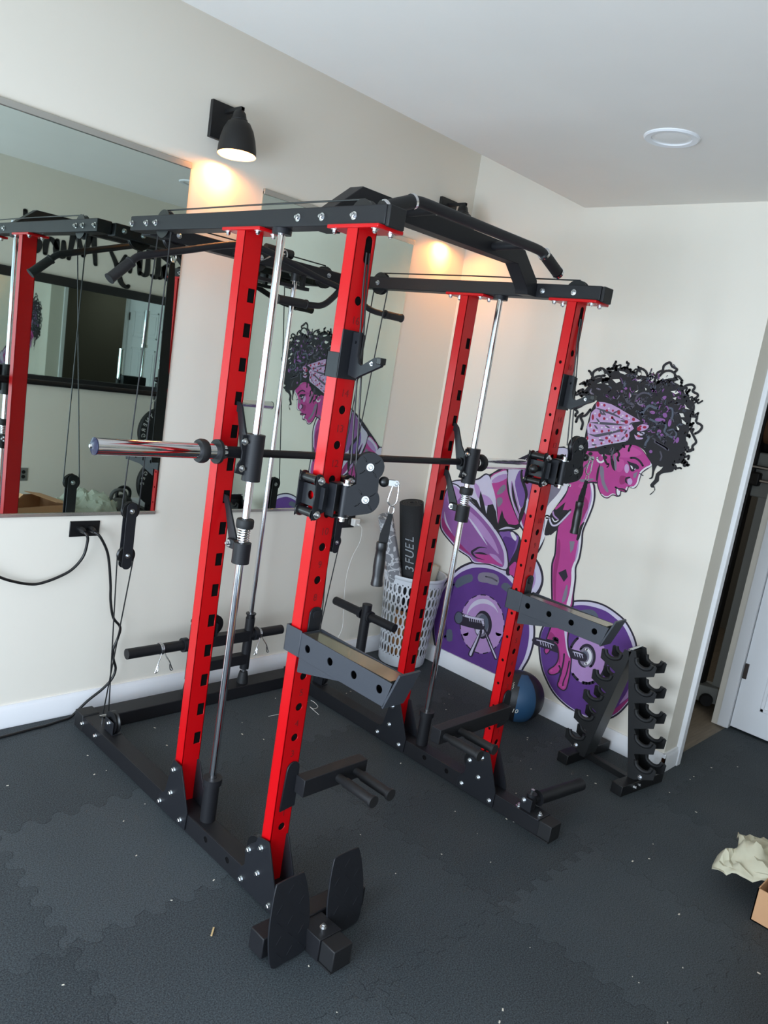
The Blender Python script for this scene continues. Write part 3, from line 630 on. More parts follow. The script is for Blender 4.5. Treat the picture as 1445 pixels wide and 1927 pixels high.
# spring clips on the carriage pegs
def clip(x, label, a0):
    e = empty('spring_clip', (x, CY, .312), label, 'spring clip', 'spring clips on the plate carriage')
    MB().tube([(x-.008+.016*k/40, CY+.0265*math.cos(k*.47), .312+.0265*math.sin(k*.47)) for k in range(41)], .0022, 8).build('coil', STEEL, e)
    for s_, xx in ((-1,x-.008),(1,x+.008)):
        p = [(xx,CY-.0265,.30),(xx+.006*s_,CY-.032,.285),(xx+.02*s_,CY-.04,.262),(xx+.03*s_,CY-.045,.235),(xx+.036*s_,CY-.047,.222),(xx+.024*s_,CY-.047,.225),(xx+.02*s_,CY-.044,.25)]
        MB().tube(spline(p, 4, False), .0026, 6).build('lever', STEEL, e)
clip(.535, 'chrome spring clip on the left peg of the plate carriage, against the white wall', 0)
clip(1.075, 'chrome spring clip on the right peg of the plate carriage, beside the slide tube', 0)

# long black band hanging from the rear beam (hidden by the left rear post, seen in the mirror)
e = empty('resistance_band', (.66,-.30,1.05), 'long black band hanging from the rear top beam, seen in the large left mirror', 'resistance band')
MB().tube([(.655,-.17,2.062),(.655,-.26,2.062),(.655,-.305,2.055)], .005, 10).build('hanger', BLACK2, e)
MB().tube([(.655+.012*math.cos(k/16*6.283),-.30,2.035+.022*math.sin(k/16*6.283)) for k in range(16)], .003, 8, closed=True).build('carabiner', STEEL, e)
b = MB(); q = [(.650,2.015,.012),(.652,1.93,.018),(.657,1.7,.022),(.664,1.45,.025),(.668,1.2,.027),(.672,1.08,.024)]
for (xa,za,wa),(xb,zb,wb) in zip(q,q[1:]): b.prism([(xa-wa,-.303,za),(xa+wa,-.303,za),(xb+wb,-.303,zb),(xb-wb,-.303,zb)], (0,.006,0))
b.build('band', WEB, e)
# ---------------------------------------------------------------- wall lamps
LAMPB = mat('matte_black_lamp', (24, 24, 25), .5, bump=.1, scale=500)
def sconce(dx, label):
    x = .652+dx; e = empty('wall_lamp', (x, 0, 2.59), label, 'wall lamp')
    MB().box(x-.068, x+.062, -.02, 0, 2.518, 2.665).build('back_plate', LAMPB, e, .002)
    MB().box(x-.009, x+.009, -.139, -.02, 2.628, 2.642).box(x-.007, x+.007, -.139, -.122, 2.595, 2.642).build('arm', LAMPB, e, .001)
    prof = [(0,.166),(.018,.165),(.025,.157),(.030,.135),(.034,.132),(.034,.126),(.047,.118),(.062,.090),(.072,.055),(.078,.02),(.080,-.008),(.077,-.006),(.074,.02),(.068,.055),(.055,.088),(.03,.112),(0,.118)]
    M = Matrix.Translation((x, -.131, 2.462)) @ Matrix.Rotation(math.radians(-4), 4, 'X')
    MB().lathe(prof[:11], M, 40).build('shade', LAMPB, e); shd = COL.objects[-1]
    MB().lathe(prof[10:], M, 40).build('shade_lining', mat('white_enamel', (240, 232, 215), .4), shd)
    MB().sphere((x, -.129, 2.530), .022, 20, (1,1,1.3)).build('bulb', mat('warm_bulb', (255, 220, 170), .4, emit=((255, 190, 110), 30)), shd)
    l = bpy.data.lights.new('lamp_glow', 'POINT'); l.energy = 3.4; l.color = (1, .36, .09); l.shadow_soft_size = .02
    o = bpy.data.objects.new('lamp_glow', l); o.location = (x, -.128, 2.492); COL.objects.link(o); o.parent = e; o.matrix_parent_inverse = PINV(e)
    l = bpy.data.lights.new('lamp_beam', 'SPOT'); l.energy = 12; l.color = (1, .50, .15); l.shadow_soft_size = .02; l.spot_size = math.radians(62); l.spot_blend = 1
    o = bpy.data.objects.new('lamp_beam', l); o.location = (x+.005, -.128, 2.485); o.rotation_euler = Vector((0, .128, -.085)).to_track_quat('-Z', 'Y').to_euler(); COL.objects.link(o); o.parent = e; o.matrix_parent_inverse = PINV(e)
sconce(0, 'black dome wall lamp, lit warm, between the two wall mirrors')
sconce(1.472, 'black dome wall lamp, lit warm, near the corner beside the mural wall')
# recessed ceiling light
e = empty('recessed_light', (1.485, -1.602, ZC), 'round white recessed ceiling light, switched off, above the mural side', 'ceiling light')
T = Matrix.Translation((1.485, -1.602, ZC))
MB().lathe([(.098,0),(.098,-.003),(.092,-.008),(.072,-.006),(.068,.002),(.068,-.001)], T, 48).build('trim_ring', TRIM, e)
MB().lathe([(.069,-.002),(.062,.0),(.058,-.001),(0,-.0008)], T, 48).build('lens', mat('frosted_lens', (236, 234, 230), .5), e)
# ---------------------------------------------------------------- outlets and cords
def outlet(name, x0, x1, z0, z1, y, n, m, label, horizontal=True, dark=PLAST):
    e = empty(name, ((x0+x1)/2, y, (z0+z1)/2), label, 'outlet'); s = 1 if n > 0 else -1
    cvp = MB().box(x0, x1, y, y+s*.006, z0, z1).build('cover_plate', m, e, .002)
    cx, cz = (x0+x1)/2, (z0+z1)/2
    for k in (-1, 1):
        a, c = (cx+k*.022, cz) if horizontal else (cx, cz+k*.021)
        MB().lathe([(0,0),(.0165,0),(.0165,.003),(0,.003)], Matrix.Translation((a, y+s*.006, c)) @ Matrix.Rotation(-s*math.pi/2, 4, 'X'), 24).build('socket', dark, cvp)
    return e
outlet('wall_outlet', .143, .272, .808, .875, 0, -1, PLAST, 'black horizontal wall outlet with two plugs, below the large left mirror')
outlet('wall_outlet', 1.650, 1.778, .793, .862, 0, -1, PLAST, 'black horizontal wall outlet with a white charger, below the mirror behind the rack')
outlet('wall_outlet', 1.375, 1.447, -.003+.262, .375, YB, 1, mat('steel_plate', (150, 150, 148), .35, .6), 'vertical steel wall outlet on the facing wall, below the black framed mirror', False)
def cord(pts, label, plug, r=.0058):
    e = empty('power_cord', plug, label, 'power cord')
    MB().tube(spline(pts, 8, False), r, 10).build('cable', CABLE, e)
    b = MB(); b.tube([(plug[0], -.009, plug[2]), (plug[0], -.035, plug[2]), (plug[0]+.002, -.05, plug[2]-.004)], [.014, .0125, .007], 14); b.build('plug', PLAST, e)
cord([(.186,-.045,.838),(.196,-.055,.825),(.200,-.055,.80),(.190,-.05,.735),(.15,-.045,.68),(.094,-.04,.648),(.03,-.035,.627),(-.011,-.03,.625),(-.07,-.03,.64),(-.136,-.03,.668),(-.25,-.03,.74),(-.42,-.03,.86)], 'black power cord looping left from the left plug of the outlet under the large mirror', (.186,0,.842))
cord([(.229,-.045,.838),(.25,-.06,.82),(.285,-.06,.76),(.302,-.06,.70),(.318,-.06,.60),(.325,-.06,.53),(.345,-.06,.45),(.382,-.06,.40),(.376,-.06,.35),(.360,-.06,.30),(.366,-.06,.25),(.380,-.06,.205),(.368,-.06,.16),(.33,-.055,.115),(.27,-.05,.07),(.222,-.05,.028),(.19,-.055,.008),(.14,-.062,.006),(.08,-.074,.006),(.023,-.077,.006),(-.107,-.09,.006),(-.4,-.11,.006)], 'black power cord dropping from the right plug, past the pulley cables down to the floor', (.229,0,.842))
e = empty('phone_charger', (1.762,-.02,.828), 'small white phone charger with thin white cord hanging from the rear outlet', 'charger')
MB().box(1.742,1.785,-.043,-.010,.808,.85).build('adapter', WHITEP, e, .004); MB().box(1.762,1.778,-.060,-.043,.815,.825).build('connector', WHITEP, e, .002)
MB().tube(spline([Vector((1.770,-.058,.818)), at(681,996,1,-.08), at(677,1020,1,-.085), at(662,1050,1,-.09), at(651,1090,1,-.09), at(646,1150,1,-.09), at(643,1185,1,-.10), Vector((1.64,-.11,.1)), Vector((1.65,-.12,.004)), Vector((1.70,-.2,.003))], 7, False), .0013, 6).build('cord', WHITEP, e)
# ---------------------------------------------------------------- medicine ball
MBC = Vector((2.132, -1.048, .135)); RB = .134
e = empty('medicine_ball', MBC-Vector((0,0,RB)), 'black medicine ball with a blue panel, against the mural wall baseboard', 'medicine ball')
b = MB(); b.sphere(MBC, RB, 48)
ax = Vector((-.55, -.75, -.15)).normalized(); a1 = Vector((.6, -.5, .62)).normalized()
vd = (CAM-MBC).normalized(); rt = AX[0]; upv = AX[1]
BN = Vector((-.62, -.78, .05)).normalized()
for f in b.b.faces:
    c = (f.calc_center_median()-MBC).normalized(); lon = math.atan2(c.dot(Vector((.78, -.62, .0))), c.dot(BN))
    f.material_index = 1 if -.42 < lon < .42 and abs(c.z) < .96 else (1 if abs(lon) > 2.6 else 0)
b.build('ball_shell', [mat('ball_black', (20, 20, 23), .5, bump=.3, scale=300), mat('ball_blue', (36, 72, 104), .5, bump=.3, scale=300)], e)
def on_ball(px, py): 
    d = ray(px, py).normalized(); oc = CAM-MBC; bq = oc.dot(d); return CAM+d*(-bq-math.sqrt(max(bq*bq-oc.dot(oc)+(RB+.0006)**2, 0)))
c = on_ball(968, 1338); n = (c-MBC).normalized(); u = (on_ball(975, 1339.5)-c).normalized(); v = n.cross(u)
text('number', '10', mat('ball_print', (215, 212, 200), .6), .034, c+n*.001, u, v, e, .0005, .2)
c = on_ball(966, 1290); n = (c-MBC).normalized(); u = (on_ball(968, 1276)-c).normalized(); v = n.cross(u)
b = MB(); b.tube([c+n*.0005+u*(-.02+.004*k)+v*.005*math.sin(k*1.9) for k in range(11)], .0009, 6); b.build('script_mark', MATS['ball_print'], e)
# ---------------------------------------------------------------- laundry basket and rolled mats
BC = Vector((2.152, -.195, 0)); e = empty('laundry_basket', BC, 'white perforated plastic laundry basket full of rolled mats, in the corner', 'basket')
BASK = mat('white_basket_plastic', (206, 208, 212), .45); HB = .555
def bp(t, z, off=0): 
    r = .137+.046*(z/HB)+off; return BC+Vector((r*math.cos(t), r*math.sin(t), z))
b = MB(); NT, NZ = 34, 7; ZB0, ZB1 = .07, HB-.045
for sh_ in (0, -.003):
    for i in range(NT):
        t0, t1 = 2*math.pi*i/NT, 2*math.pi*(i+1)/NT
        for k in range(NZ):
            za, zb = ZB0+(ZB1-ZB0)*k/NZ, ZB0+(ZB1-ZB0)*(k+1)/NZ
            n = 16; O, I = [], []
            for q in range(n):
                a = 2*math.pi*(q+.5)/n-math.pi/4*0; cx, cy = math.cos(a), math.sin(a); s = 1/max(abs(cx), abs(cy))
                f = lambda u, v: bp((t0+t1)/2+(t1-t0)/2*u, (za+zb)/2+(zb-za)/2*v, sh_)
                O.append(b.b.verts.new(f(cx*s, cy*s))); I.append(b.b.verts.new(f(cx*.66, cy*.80)))
            for q in range(n):
                fc = b.b.faces.new((O[q], O[(q+1) % n], I[(q+1) % n], I[q])); fc.smooth = True
bmesh.ops.remove_doubles(b.b, verts=b.b.verts[:], dist=.0004)
TB = Matrix.Translation(BC)
b.lathe([(0,.004),(.133,.004),(.138,.012),(.1428,.07)], TB, 40); b.lathe([(.137+.046*(ZB1/HB),ZB1),(.183,HB-.02),(.186,HB-.018),(.191,HB-.004),(.189,HB+.004),(.180,HB+.002),(.178,HB-.02),(.172,ZB1)], TB, 48)
b.build('basket_body', BASK, e)
def roll(name, p, q, r, m, label, parts=True, layers=4):
    p, q = Vector(p), Vector(q); d = (q-p); L = d.length; e = empty(name, p, label, 'rolled mat')
    M = Matrix.Translation(p) @ d.to_track_quat('Z', 'Y').to_matrix().to_4x4()
    b = MB(); turns = layers; n = 28*turns; r0 = r*.22
    sp = [(r0+(r-r0)*k/n) for k in range(n+1)]; A, B = [], []
    for k, rr in enumerate(sp):
        a = 2*math.pi*k/28; A.append(b.b.verts.new(M @ Vector((rr*math.cos(a), rr*math.sin(a), 0)))); B.append(b.b.verts.new(M @ Vector((rr*math.cos(a), rr*math.sin(a), L))))
    for k in range(n):
        f = b.b.faces.new((A[k], A[k+1], B[k+1], B[k])); f.smooth = True
    o = b.build('mat_sheet', m, e); md = o.modifiers.new('thick', 'SOLIDIFY'); md.thickness = (r-r0)/turns*.8; md.offset = -1
    return e, M, L
def pattern_mat():
    M = bpy.data.materials.new('grey_patterned_fabric'); M.use_nodes = True; N = M.node_tree; L = N.links; b = N.nodes['Principled BSDF']; b.inputs['Roughness'].default_value = .9
    tc = N.nodes.new('ShaderNodeTexCoord'); v = N.nodes.new('ShaderNodeTexVoronoi'); v.feature = 'DISTANCE_TO_EDGE'; v.inputs['Scale'].default_value = 17
    nz = N.nodes.new('ShaderNodeTexNoise'); nz.inputs['Scale'].default_value = 9; ad = N.nodes.new('ShaderNodeMix'); ad.data_type = 'VECTOR'; ad.inputs['Factor'].default_value = .25
    L.new(tc.outputs['Object'], nz.inputs[0]); L.new(tc.outputs['Object'], ad.inputs['A']); L.new(nz.outputs['Color'], ad.inputs['B']); L.new(ad.outputs['Result'], v.inputs['Vector'])
    cr = N.nodes.new('ShaderNodeValToRGB'); cr.color_ramp.interpolation = 'CONSTANT'; cr.color_ramp.elements[0].color = (*lin((188, 188, 190)), 1); cr.color_ramp.elements[1].position = .07; cr.color_ramp.elements[1].color = (*lin((122, 122, 126)), 1)
    L.new(v.outputs['Distance'], cr.inputs[0]); L.new(cr.outputs[0], b.inputs['Base Color']); return M
roll('rolled_mat', (2.225,-.175,.05), (1.845,-.175,.90), .050, pattern_mat(), 'grey rolled mat with pale lace pattern leaning left out of the laundry basket', layers=3)
e, M, L = roll('rolled_mat', (2.205,-.235,.03), (2.0,-.215,.985), .078, mat('black_yoga_mat', (26, 27, 29), .75, bump=.6, scale=160), 'tall black rolled mat with grey lettering leaning out of the laundry basket', layers=4)
ax_ = (M.to_3x3() @ Vector((0,0,1))).normalized(); tc_ = Vector((-.84, -.54, 0)); tc_ = (tc_-ax_*tc_.dot(ax_)).normalized(); bi = ax_.cross(tc_)
base = M @ Vector((0,0,L*.70)); 
chs = '3FUEL'
for i, ch in enumerate(chs):
    o = text('lettering', ch, mat('mat_lettering', (150, 154, 158), .6), .072, base+tc_*.0788+ax_*(.045*(i-1.9)), ax_, -bi, e, .0004, .25)
    # wrap each letter round the roll
    c0 = base
    for v in o.data.vertices:
        w = v.co-c0; h = w.dot(ax_); s_ = w.dot(bi); rr = w.dot(tc_); a = s_/.078
        v.co = c0+ax_*h+tc_*(rr*math.cos(a))+bi*(.0788*math.sin(a))
roll('rolled_mat', (2.225,-.175,.03), (2.283,-.205,.595), .048, mat('cream_foam', (206, 200, 182), .8), 'cream rolled foam mat standing upright at the right of the laundry basket', layers=3)
roll('rolled_mat', (2.215,-.085,.03), (2.290,-.095,.625), .034, mat('plum_mat', (78, 44, 66), .8), 'dark plum rolled mat standing behind the cream mat in the basket', layers=3)
roll('rolled_mat', (2.17,-.07,.03), (2.215,-.055,.665), .030, mat('sage_mat', (168, 176, 168), .8), 'pale sage rolled mat standing at the back of the laundry basket', layers=3)
e = empty('cardboard_sheet', (2.14,-.22,.02), 'curved tan cardboard sheet showing through the lower holes of the laundry basket', 'cardboard')
b = MB(); seg = [(BC.x+.122*math.cos(t), BC.y+.122*math.sin(t)) for t in [math.radians(175+k*9) for k in range(12)]]
for (xa, ya), (xb, yb) in zip(seg, seg[1:]): b.poly([(xa,ya,.02),(xb,yb,.02),(xb,yb,.34),(xa,ya,.34)])
o = b.build('sheet', mat('tan_cardboard', (176, 128, 84), .85), e); md = o.modifiers.new('t', 'SOLIDIFY'); md.thickness = .003
# ---------------------------------------------------------------- dumbbell rack
dr = empty('dumbbell_rack', (2.10,-1.63,0), 'empty black A-frame dumbbell rack standing in front of the mural by the doorway', 'dumbbell rack')
DBK = mat('dumbbell_rack_black', (14, 14, 15), .45, bump=.2, scale=900)
for (a, c) in (((1.955,-1.452),(2.312,-1.482)), ((1.932,-1.748),(2.262,-1.79))):
    MB().bar((*a,.025),(*c,.025),.058,.05).build('foot', DBK, dr, .003)
MB().bar((2.10,-1.49,.03),(2.07,-1.74,.03),.03,.03).build('cross_bar', DBK, dr, .002)
def cradle_profile(p0, p1, outward):
    """upright leaf from p0 (foot) to p1 (top) in the yz plane with five curved rests on the outward side"""
    K = 1.28; out = []; p0, p1 = Vector((*p0, 0)), Vector((*p1, 0)); d = (p1-p0); L = d.length; d.normalize(); o = Vector((outward, 0, 0))
    pts = [p0-o*.022, p1-o*.018, p1+o*.016]
    for k in range(5):
        c = p0+d*(L*(.945-.192*k)); c = Vector((c.x, c.y, 0))
        pts += [c+o*.020+Vector((0,.0,0)), c+o*.026+Vector((0,-.022,0)), c+o*(K*.040)+Vector((0,-.034,0)), c+o*(K*.056)+Vector((0,-.034,0)), c+o*(K*.070)+Vector((0,-.024,0)), c+o*(K*.076)+Vector((0,-.006,0)), c+o*(K*.084)+Vector((0,.0,0)), c+o*(K*.092)+Vector((0,-.006,0)), c+o*(K*.090)+Vector((0,-.05,0)), c+o*.030+Vector((0,-.088,0))]
    pts += [p0+o*.03]
    return [(p.x, p.y) for p in pts]
for sg, f0, t0 in ((1, (-1.492,.035), (-1.612,.615)), (-1, (-1.765,.035), (-1.632,.625))):
    for xx in (2.045, 2.150):
        pf = cradle_profile(f0, t0, sg)
        cp_ = plate('cradle_plate', DBK, pf, [], .004, (xx, 0, 0), (0,1,0), (0,0,1), dr)
        d = (Vector((*t0,0))-Vector((*f0,0)));
        for k in range(5):
            c = Vector((*f0,0))+d*(.945-.192*k)
            pp = [(xx-.002, c.x+sg*u, c.y+v+.004) for u, v in ((.020,.0),(.026,-.022),(.051,-.034),(.072,-.034),(.090,-.024),(.097,-.006))]
            MB().tube(spline(pp, 3, False), .0095, 10).build('cradle_pad', RUBBER, cp_)
    d3 = Vector((0, t0[0]-f0[0], t0[1]-f0[1]))
    MB().prism([(2.045, f0[0]-sg*.02, f0[1]), (2.045, t0[0]-sg*.016, t0[1]), (2.15, t0[0]-sg*.016, t0[1]), (2.15, f0[0]-sg*.02, f0[1])], (0, -sg*.003, 0)).build('leg_panel', mat('dark_grey_panel', (40, 42, 43), .4), dr)
    bolt((2.043, f0[0]+sg*.03, .075), (-1,0,0), dr)
MB().cyl((2.035,-1.622,.622),(2.165,-1.622,.622), .006).build('top_pin', STEEL, dr)
for p in ((1.99,-1.795,.03),(2.03,-1.80,.03)): bolt((p[0]+.03, -1.788, .03), (0,-1,0), dr)
# ---------------------------------------------------------------- store room gym
e = empty('home_gym_station', (3.75,-1.05,0), 'pale grey home gym machine with black upright standing in the dark store room', 'exercise machine')
HG = mat('pale_grey_frame', (150, 152, 148), .5); HD = mat('black_frame_tube', (20, 20, 20), .5)
MB().bar((3.47,-1.36,.07),(3.56,-1.55,.07),.12,.10).bar((3.53,-1.40,.07),(4.35,-.85,.07),.09,.10).build('base', HG, e, .004); gb = COL.objects[-1]
MB().lathe([(0,-.018),(.035,-.018),(.04,0),(.035,.018),(0,.018)], Matrix.Translation((3.465,-1.53,.042)) @ Matrix.Rotation(-1.07, 4, 'Z') @ Matrix.Rotation(math.pi/2, 4, 'X'), 24).build('wheel', RUBBER, gb)
MB().bar((3.53,-1.44,.12),(3.53,-1.44,2.05),.07,.07,(1,0,0)).build('black_post', HD, e, .003)
MB().bar((3.585,-1.555,.12),(3.585,-1.555,1.40),.07,.10,(1,0,0)).build('grey_post', HG, e, .003)
MB().box(3.53,3.66,-1.62,-1.34,1.30,1.56).build('weight_housing', HG, e, .01)
MB().cyl((3.50,-1.34,1.475),(3.50,-1.62,1.475),.011).cyl((3.50,-1.34,1.40),(3.50,-1.62,1.40),.011).build('handle_bars', CHROME, e)
MB().box(3.48,3.53,-1.52,-1.45,1.365,1.445).build('clamp', HD, e, .01)
e = empty('storage_bag', (3.62,-1.46,1.56), 'brown and black bag resting on the home gym machine in the store room', 'bag')
b = MB(); b.sphere((3.64,-1.46,1.70),.15,28,(.8,1.1,1)); o = b.build('bag_body', mat('black_cloth', (16,15,15), .9), e)
b = MB(); b.sphere((3.56,-1.50,1.70),.10,24,(.6,1.0,.9)); b.build('flap', mat('brown_leather', (104, 72, 48), .6), e)
# ---------------------------------------------------------------- cardboard box with packing paper, right edge of the picture
CARD = mat('cardboard', (196, 150, 110), .85, bump=.2, scale=60, var=.05)
def carton(cx, cy, w, d, h, rot, label, flaps):
    e = empty('cardboard_box', (cx, cy, 0), label, 'box'); M = Matrix.Translation((cx, cy, 0)) @ Matrix.Rotation(rot, 4, 'Z'); t = .004
    b = MB(); b.box(-w/2, w/2, -d/2, d/2, .001, .005, M)
    b.box(-w/2, -w/2+t, -d/2, d/2, .001, h, M).box(w/2-t, w/2, -d/2, d/2, .001, h, M).box(-w/2, w/2, -d/2, -d/2+t, .001, h, M).box(-w/2, w/2, d/2-t, d/2, .001, h, M)
    b.build('carton', CARD, e)
    for i, (sx, ang, ln) in enumerate(flaps):
        a = math.radians(ang)
        if sx: F = M @ Matrix.Translation((sx*w/2, 0, h)) @ Matrix.Rotation(-sx*a, 4, 'Y'); MB().box(-t/2, t/2, -d/2, d/2, 0, ln, F).build('flap', CARD, e)
        else: F = M @ Matrix.Translation((0, (1 if ln > 0 else -1)*d/2, h)) @ Matrix.Rotation((-1 if ln > 0 else 1)*a, 4, 'X'); MB().box(-w/2, w/2, -t/2, t/2, 0, abs(ln), F).build('flap', CARD, e)
    return M
carton(1.785, -2.668, .41, .41, .125, 0, 'open tan cardboard box with packing paper on top, at the right edge of the floor', [(1, 60, .12)])
carton(1.12, -2.98, .55, .42, .27, math.radians(-12), 'larger open cardboard box on the floor, seen only in the left wall mirror', [(-1, 50, .16), (1, 80, .15)])
def crumple(name, c, sx, sy, sz, seed, m, label, cat, cut=None):
    rnd = random.Random(seed); b = MB(); N = 26; G = []
    from mathutils import noise
    for i in range(N+1):
        row = []
        for j in range(N+1):
            u, v = i/N*2-1, j/N*2-1; r = math.hypot(u, v)
            w = 1+.22*noise.noise(Vector((u*1.8+seed, v*1.8, .3)))
            p = Vector((u*1.6, v*1.6, seed))
            h = max(0, 1-r*r*.55)*(.45+.55*abs(noise.noise(p)))+.30*abs(noise.noise(p*2.7+Vector((5, 0, 0))))+.12*abs(noise.noise(p*6))
            row.append(b.b.verts.new(Vector(c)+Vector((u*sx*w, v*sy*w, h*sz+.004*rnd.random()))))
        G.append(row)
    for i in range(N):
        for j in range(N):
            b.b.faces.new((G[i][j], G[i+1][j], G[i+1][j+1])); b.b.faces.new((G[i][j], G[i+1][j+1], G[i][j+1]))
    o = b.build(name, m); md = o.modifiers.new('t', 'SOLIDIFY'); md.thickness = .0015; tag(o, label, cat); return o
PAPER = mat('packing_paper', (190, 184, 160), .8, var=.12, vscale=9)
crumple('packing_paper', (1.835, -2.50, .05), .185, .215, .17, 3.1, PAPER, 'crumpled pale packing paper spilling over the near cardboard box at the right edge', 'paper')
crumple('packing_paper', (1.70, -3.22, .02), .30, .22, .36, 7.7, mat('translucent_packing', (176, 184, 168), .5, var=.15, vscale=8), 'heap of crumpled packing sheets on the floor, seen in the left wall mirror', 'paper')
# ---------------------------------------------------------------- things by the facing wall, seen in the mirrors
wt = empty('plate_tree', (2.45,-3.45,0), 'black weight plate tree with barbell holders near the facing wall, seen in the mirror', 'plate rack')
MB().box(2.42,2.48,-3.48,-3.42,.05,1.22).build('post', BLACK, wt, .003)
MB().bar((2.30,-3.45,.03),(2.72,-3.45,.03),.06,.05).bar((2.45,-3.70,.03),(2.45,-3.28,.03),.06,.05).build('base', BLACK, wt, .003)
MB().box(2.40,2.64,-3.49,-3.41,1.15,1.25).build('top_block', BLACK2, wt, .006)
for z in (1.12, .82, .36):
    MB().cyl((2.36,-3.39,z) if z > 1 else (2.43,-3.42,z), (2.70,-3.39,z) if z > 1 else (2.43,-3.14,z), .024).build('peg', BLACK2, wt)
for s_, x in ((-1, 2.40), (1, 2.63)): MB().cyl((x,-3.40,.95),(x,-3.40,1.20),.031).build('barbell_holder', BLACK2, wt)
def bumper(z, x, y, words, a0, label):
    e = empty('bumper_plate', (x, y, z), label, 'weight plate', 'bumper plates on the plate tree'); R = .225
    M = Matrix.Translation((x, y, z)) @ Matrix.Rotation(math.pi/2, 4, 'X')
    MB().lathe([(.026,-.02),(.026,.02),(.07,.02),(.08,.012),(.14,.012),(.15,.024),(R-.006,.026),(R,.018),(R,-.018),(R-.006,-.026),(.15,-.024),(.026,-.02)], M, 56).build('disc', RUBBER, e); dsc = COL.objects[-1]
    for k, ch in enumerate(words):
        a = math.radians(a0-k*15)
        if ch == ' ': continue
        # letters around the rim on the side that faces the wall mirrors (+y)
        O = Vector((x-.187*math.cos(a), y+.0268, z+.187*math.sin(a))); 
        V = Vector((-math.cos(a), 0, math.sin(a))); U = V.cross(Vector((0,1,0)))
        text('lettering', ch, mat('plate_lettering', (225, 225, 222), .6), .052, O, U, V, dsc, .0005)
bumper(.82, 2.43, -3.34, 'SYNERGEE', 64, 'upper black bumper plate with white rim lettering on the plate tree, seen in the mirror')
bumper(.36, 2.43, -3.27, 'SYNERGEE', 104, 'lower black bumper plate with white rim lettering on the plate tree, seen in the mirror')
for x, z0, label in ((2.63, .98, 'tall chrome barbell standing upright in the plate tree, seen in the framed mirror'), (2.40, .98, 'short chrome bar standing upright in the plate tree, seen in the framed mirror')):
    e = empty('barbell', (x,-3.40,z0), label, 'barbell'); top = 1.90 if x > 2.5 else 1.50
    MB().cyl((x,-3.40,1.21),(x,-3.40,top),.0245 if x < 2.5 else .014, 24).build('shaft', CHROME, e)
    if x > 2.5: MB().lathe([(0,top-.36),(.034,top-.36),(.034,top-.33),(.025,top-.33),(.025,top),(0,top)], Matrix.Translation((x,-3.40,0)), 28).build('sleeve', CHROME, e)
for k, (x, s_) in enumerate(((2.37,-1),(2.69,1))):
    e = empty('spring_clip', (x,-3.39,1.12), ('chrome spring clip on the left peg end of the plate tree, seen mirrored', 'chrome spring clip on the right peg end of the plate tree, seen mirrored')[k], 'spring clip')
    MB().tube([(x-.01+.02*q/30, -3.39+.027*math.cos(q*.6), 1.12+.027*math.sin(q*.6)) for q in range(31)], .003, 6).build('coil', STEEL, e)
    MB().tube([(x,-3.36,1.13),(x+s_*.05,-3.33,1.10),(x+s_*.09,-3.31,1.05)], .003, 6).build('lever', STEEL, e)
def kettlebell(x, y, r, m, label):
    e = empty('kettlebell', (x, y, 0), label, 'kettlebell')
    b = MB(); b.sphere((x,y,r*.93), r, 32, (1,1,.95)); b.lathe([(0,.001),(r*.6,.001),(r*.7,r*.25)], Matrix.Translation((x,y,0)), 28); b.build('body', m, e)
    MB().tube(spline([(x-r*.62,y,r*1.35),(x-r*.72,y,r*1.9),(x-r*.62,y,r*2.35),(x-r*.25,y,r*2.62),(x+r*.25,y,r*2.62),(x+r*.62,y,r*2.35),(x+r*.72,y,r*1.9),(x+r*.62,y,r*1.35)], 4, False), r*.17, 14).build('handle', m, e)
kettlebell(2.12, -3.42, .098, mat('grey_iron', (96, 98, 98), .45), 'grey kettlebell on the floor by the facing wall, seen in the left mirror')
kettlebell(2.27, -3.62, .092, mat('black_iron', (22, 22, 23), .45), 'black kettlebell behind the grey one, seen in the left mirror')
MB_ = MB().box(1.88, 2.05, -3.68, -3.51, 0, .135).build('storage_cube', mat('black_block', (22, 22, 24), .6), None, .01); tag(MB_, 'black block on the floor beside the grey kettlebell, seen in the left mirror', 'block')
# ---------------------------------------------------------------- lettering on the facing wall
def stroke3(b, pts, w, P, n=5):
    """flat ribbon following a 2D path; P maps (u,v) to 3D"""
    q = spline([(x, y, 0) for x, y in pts], n, False) if n > 1 else [Vector((x, y, 0)) for x, y in pts]
    N = len(q); ww = w if callable(w) else (lambda t: w); L, R = [], []
    for i, p in enumerate(q):
        d = (q[min(i+1, N-1)]-q[max(i-1, 0)]); d = d.normalized() if d.length else Vector((1,0,0)); nrm = Vector((-d.y, d.x, 0)); h = ww(i/(N-1))/2
        L.append(b.b.verts.new(P(p.x+nrm.x*h, p.y+nrm.y*h))); R.append(b.b.verts.new(P(p.x-nrm.x*h, p.y-nrm.y*h)))
    for i in range(N-1):
        f = b.b.faces.new((L[i], L[i+1], R[i+1], R[i])); f.material_index = b.mi
    for c, e_ in ((q[0], 0), (q[-1], N-1)):
        h = ww(e_/(N-1))/2
        if h > 0: f = b.b.faces.new([b.b.verts.new(P(c.x+h*math.cos(k*math.pi/4), c.y+h*math.sin(k*math.pi/4))) for k in range(8)]); f.material_index = b.mi
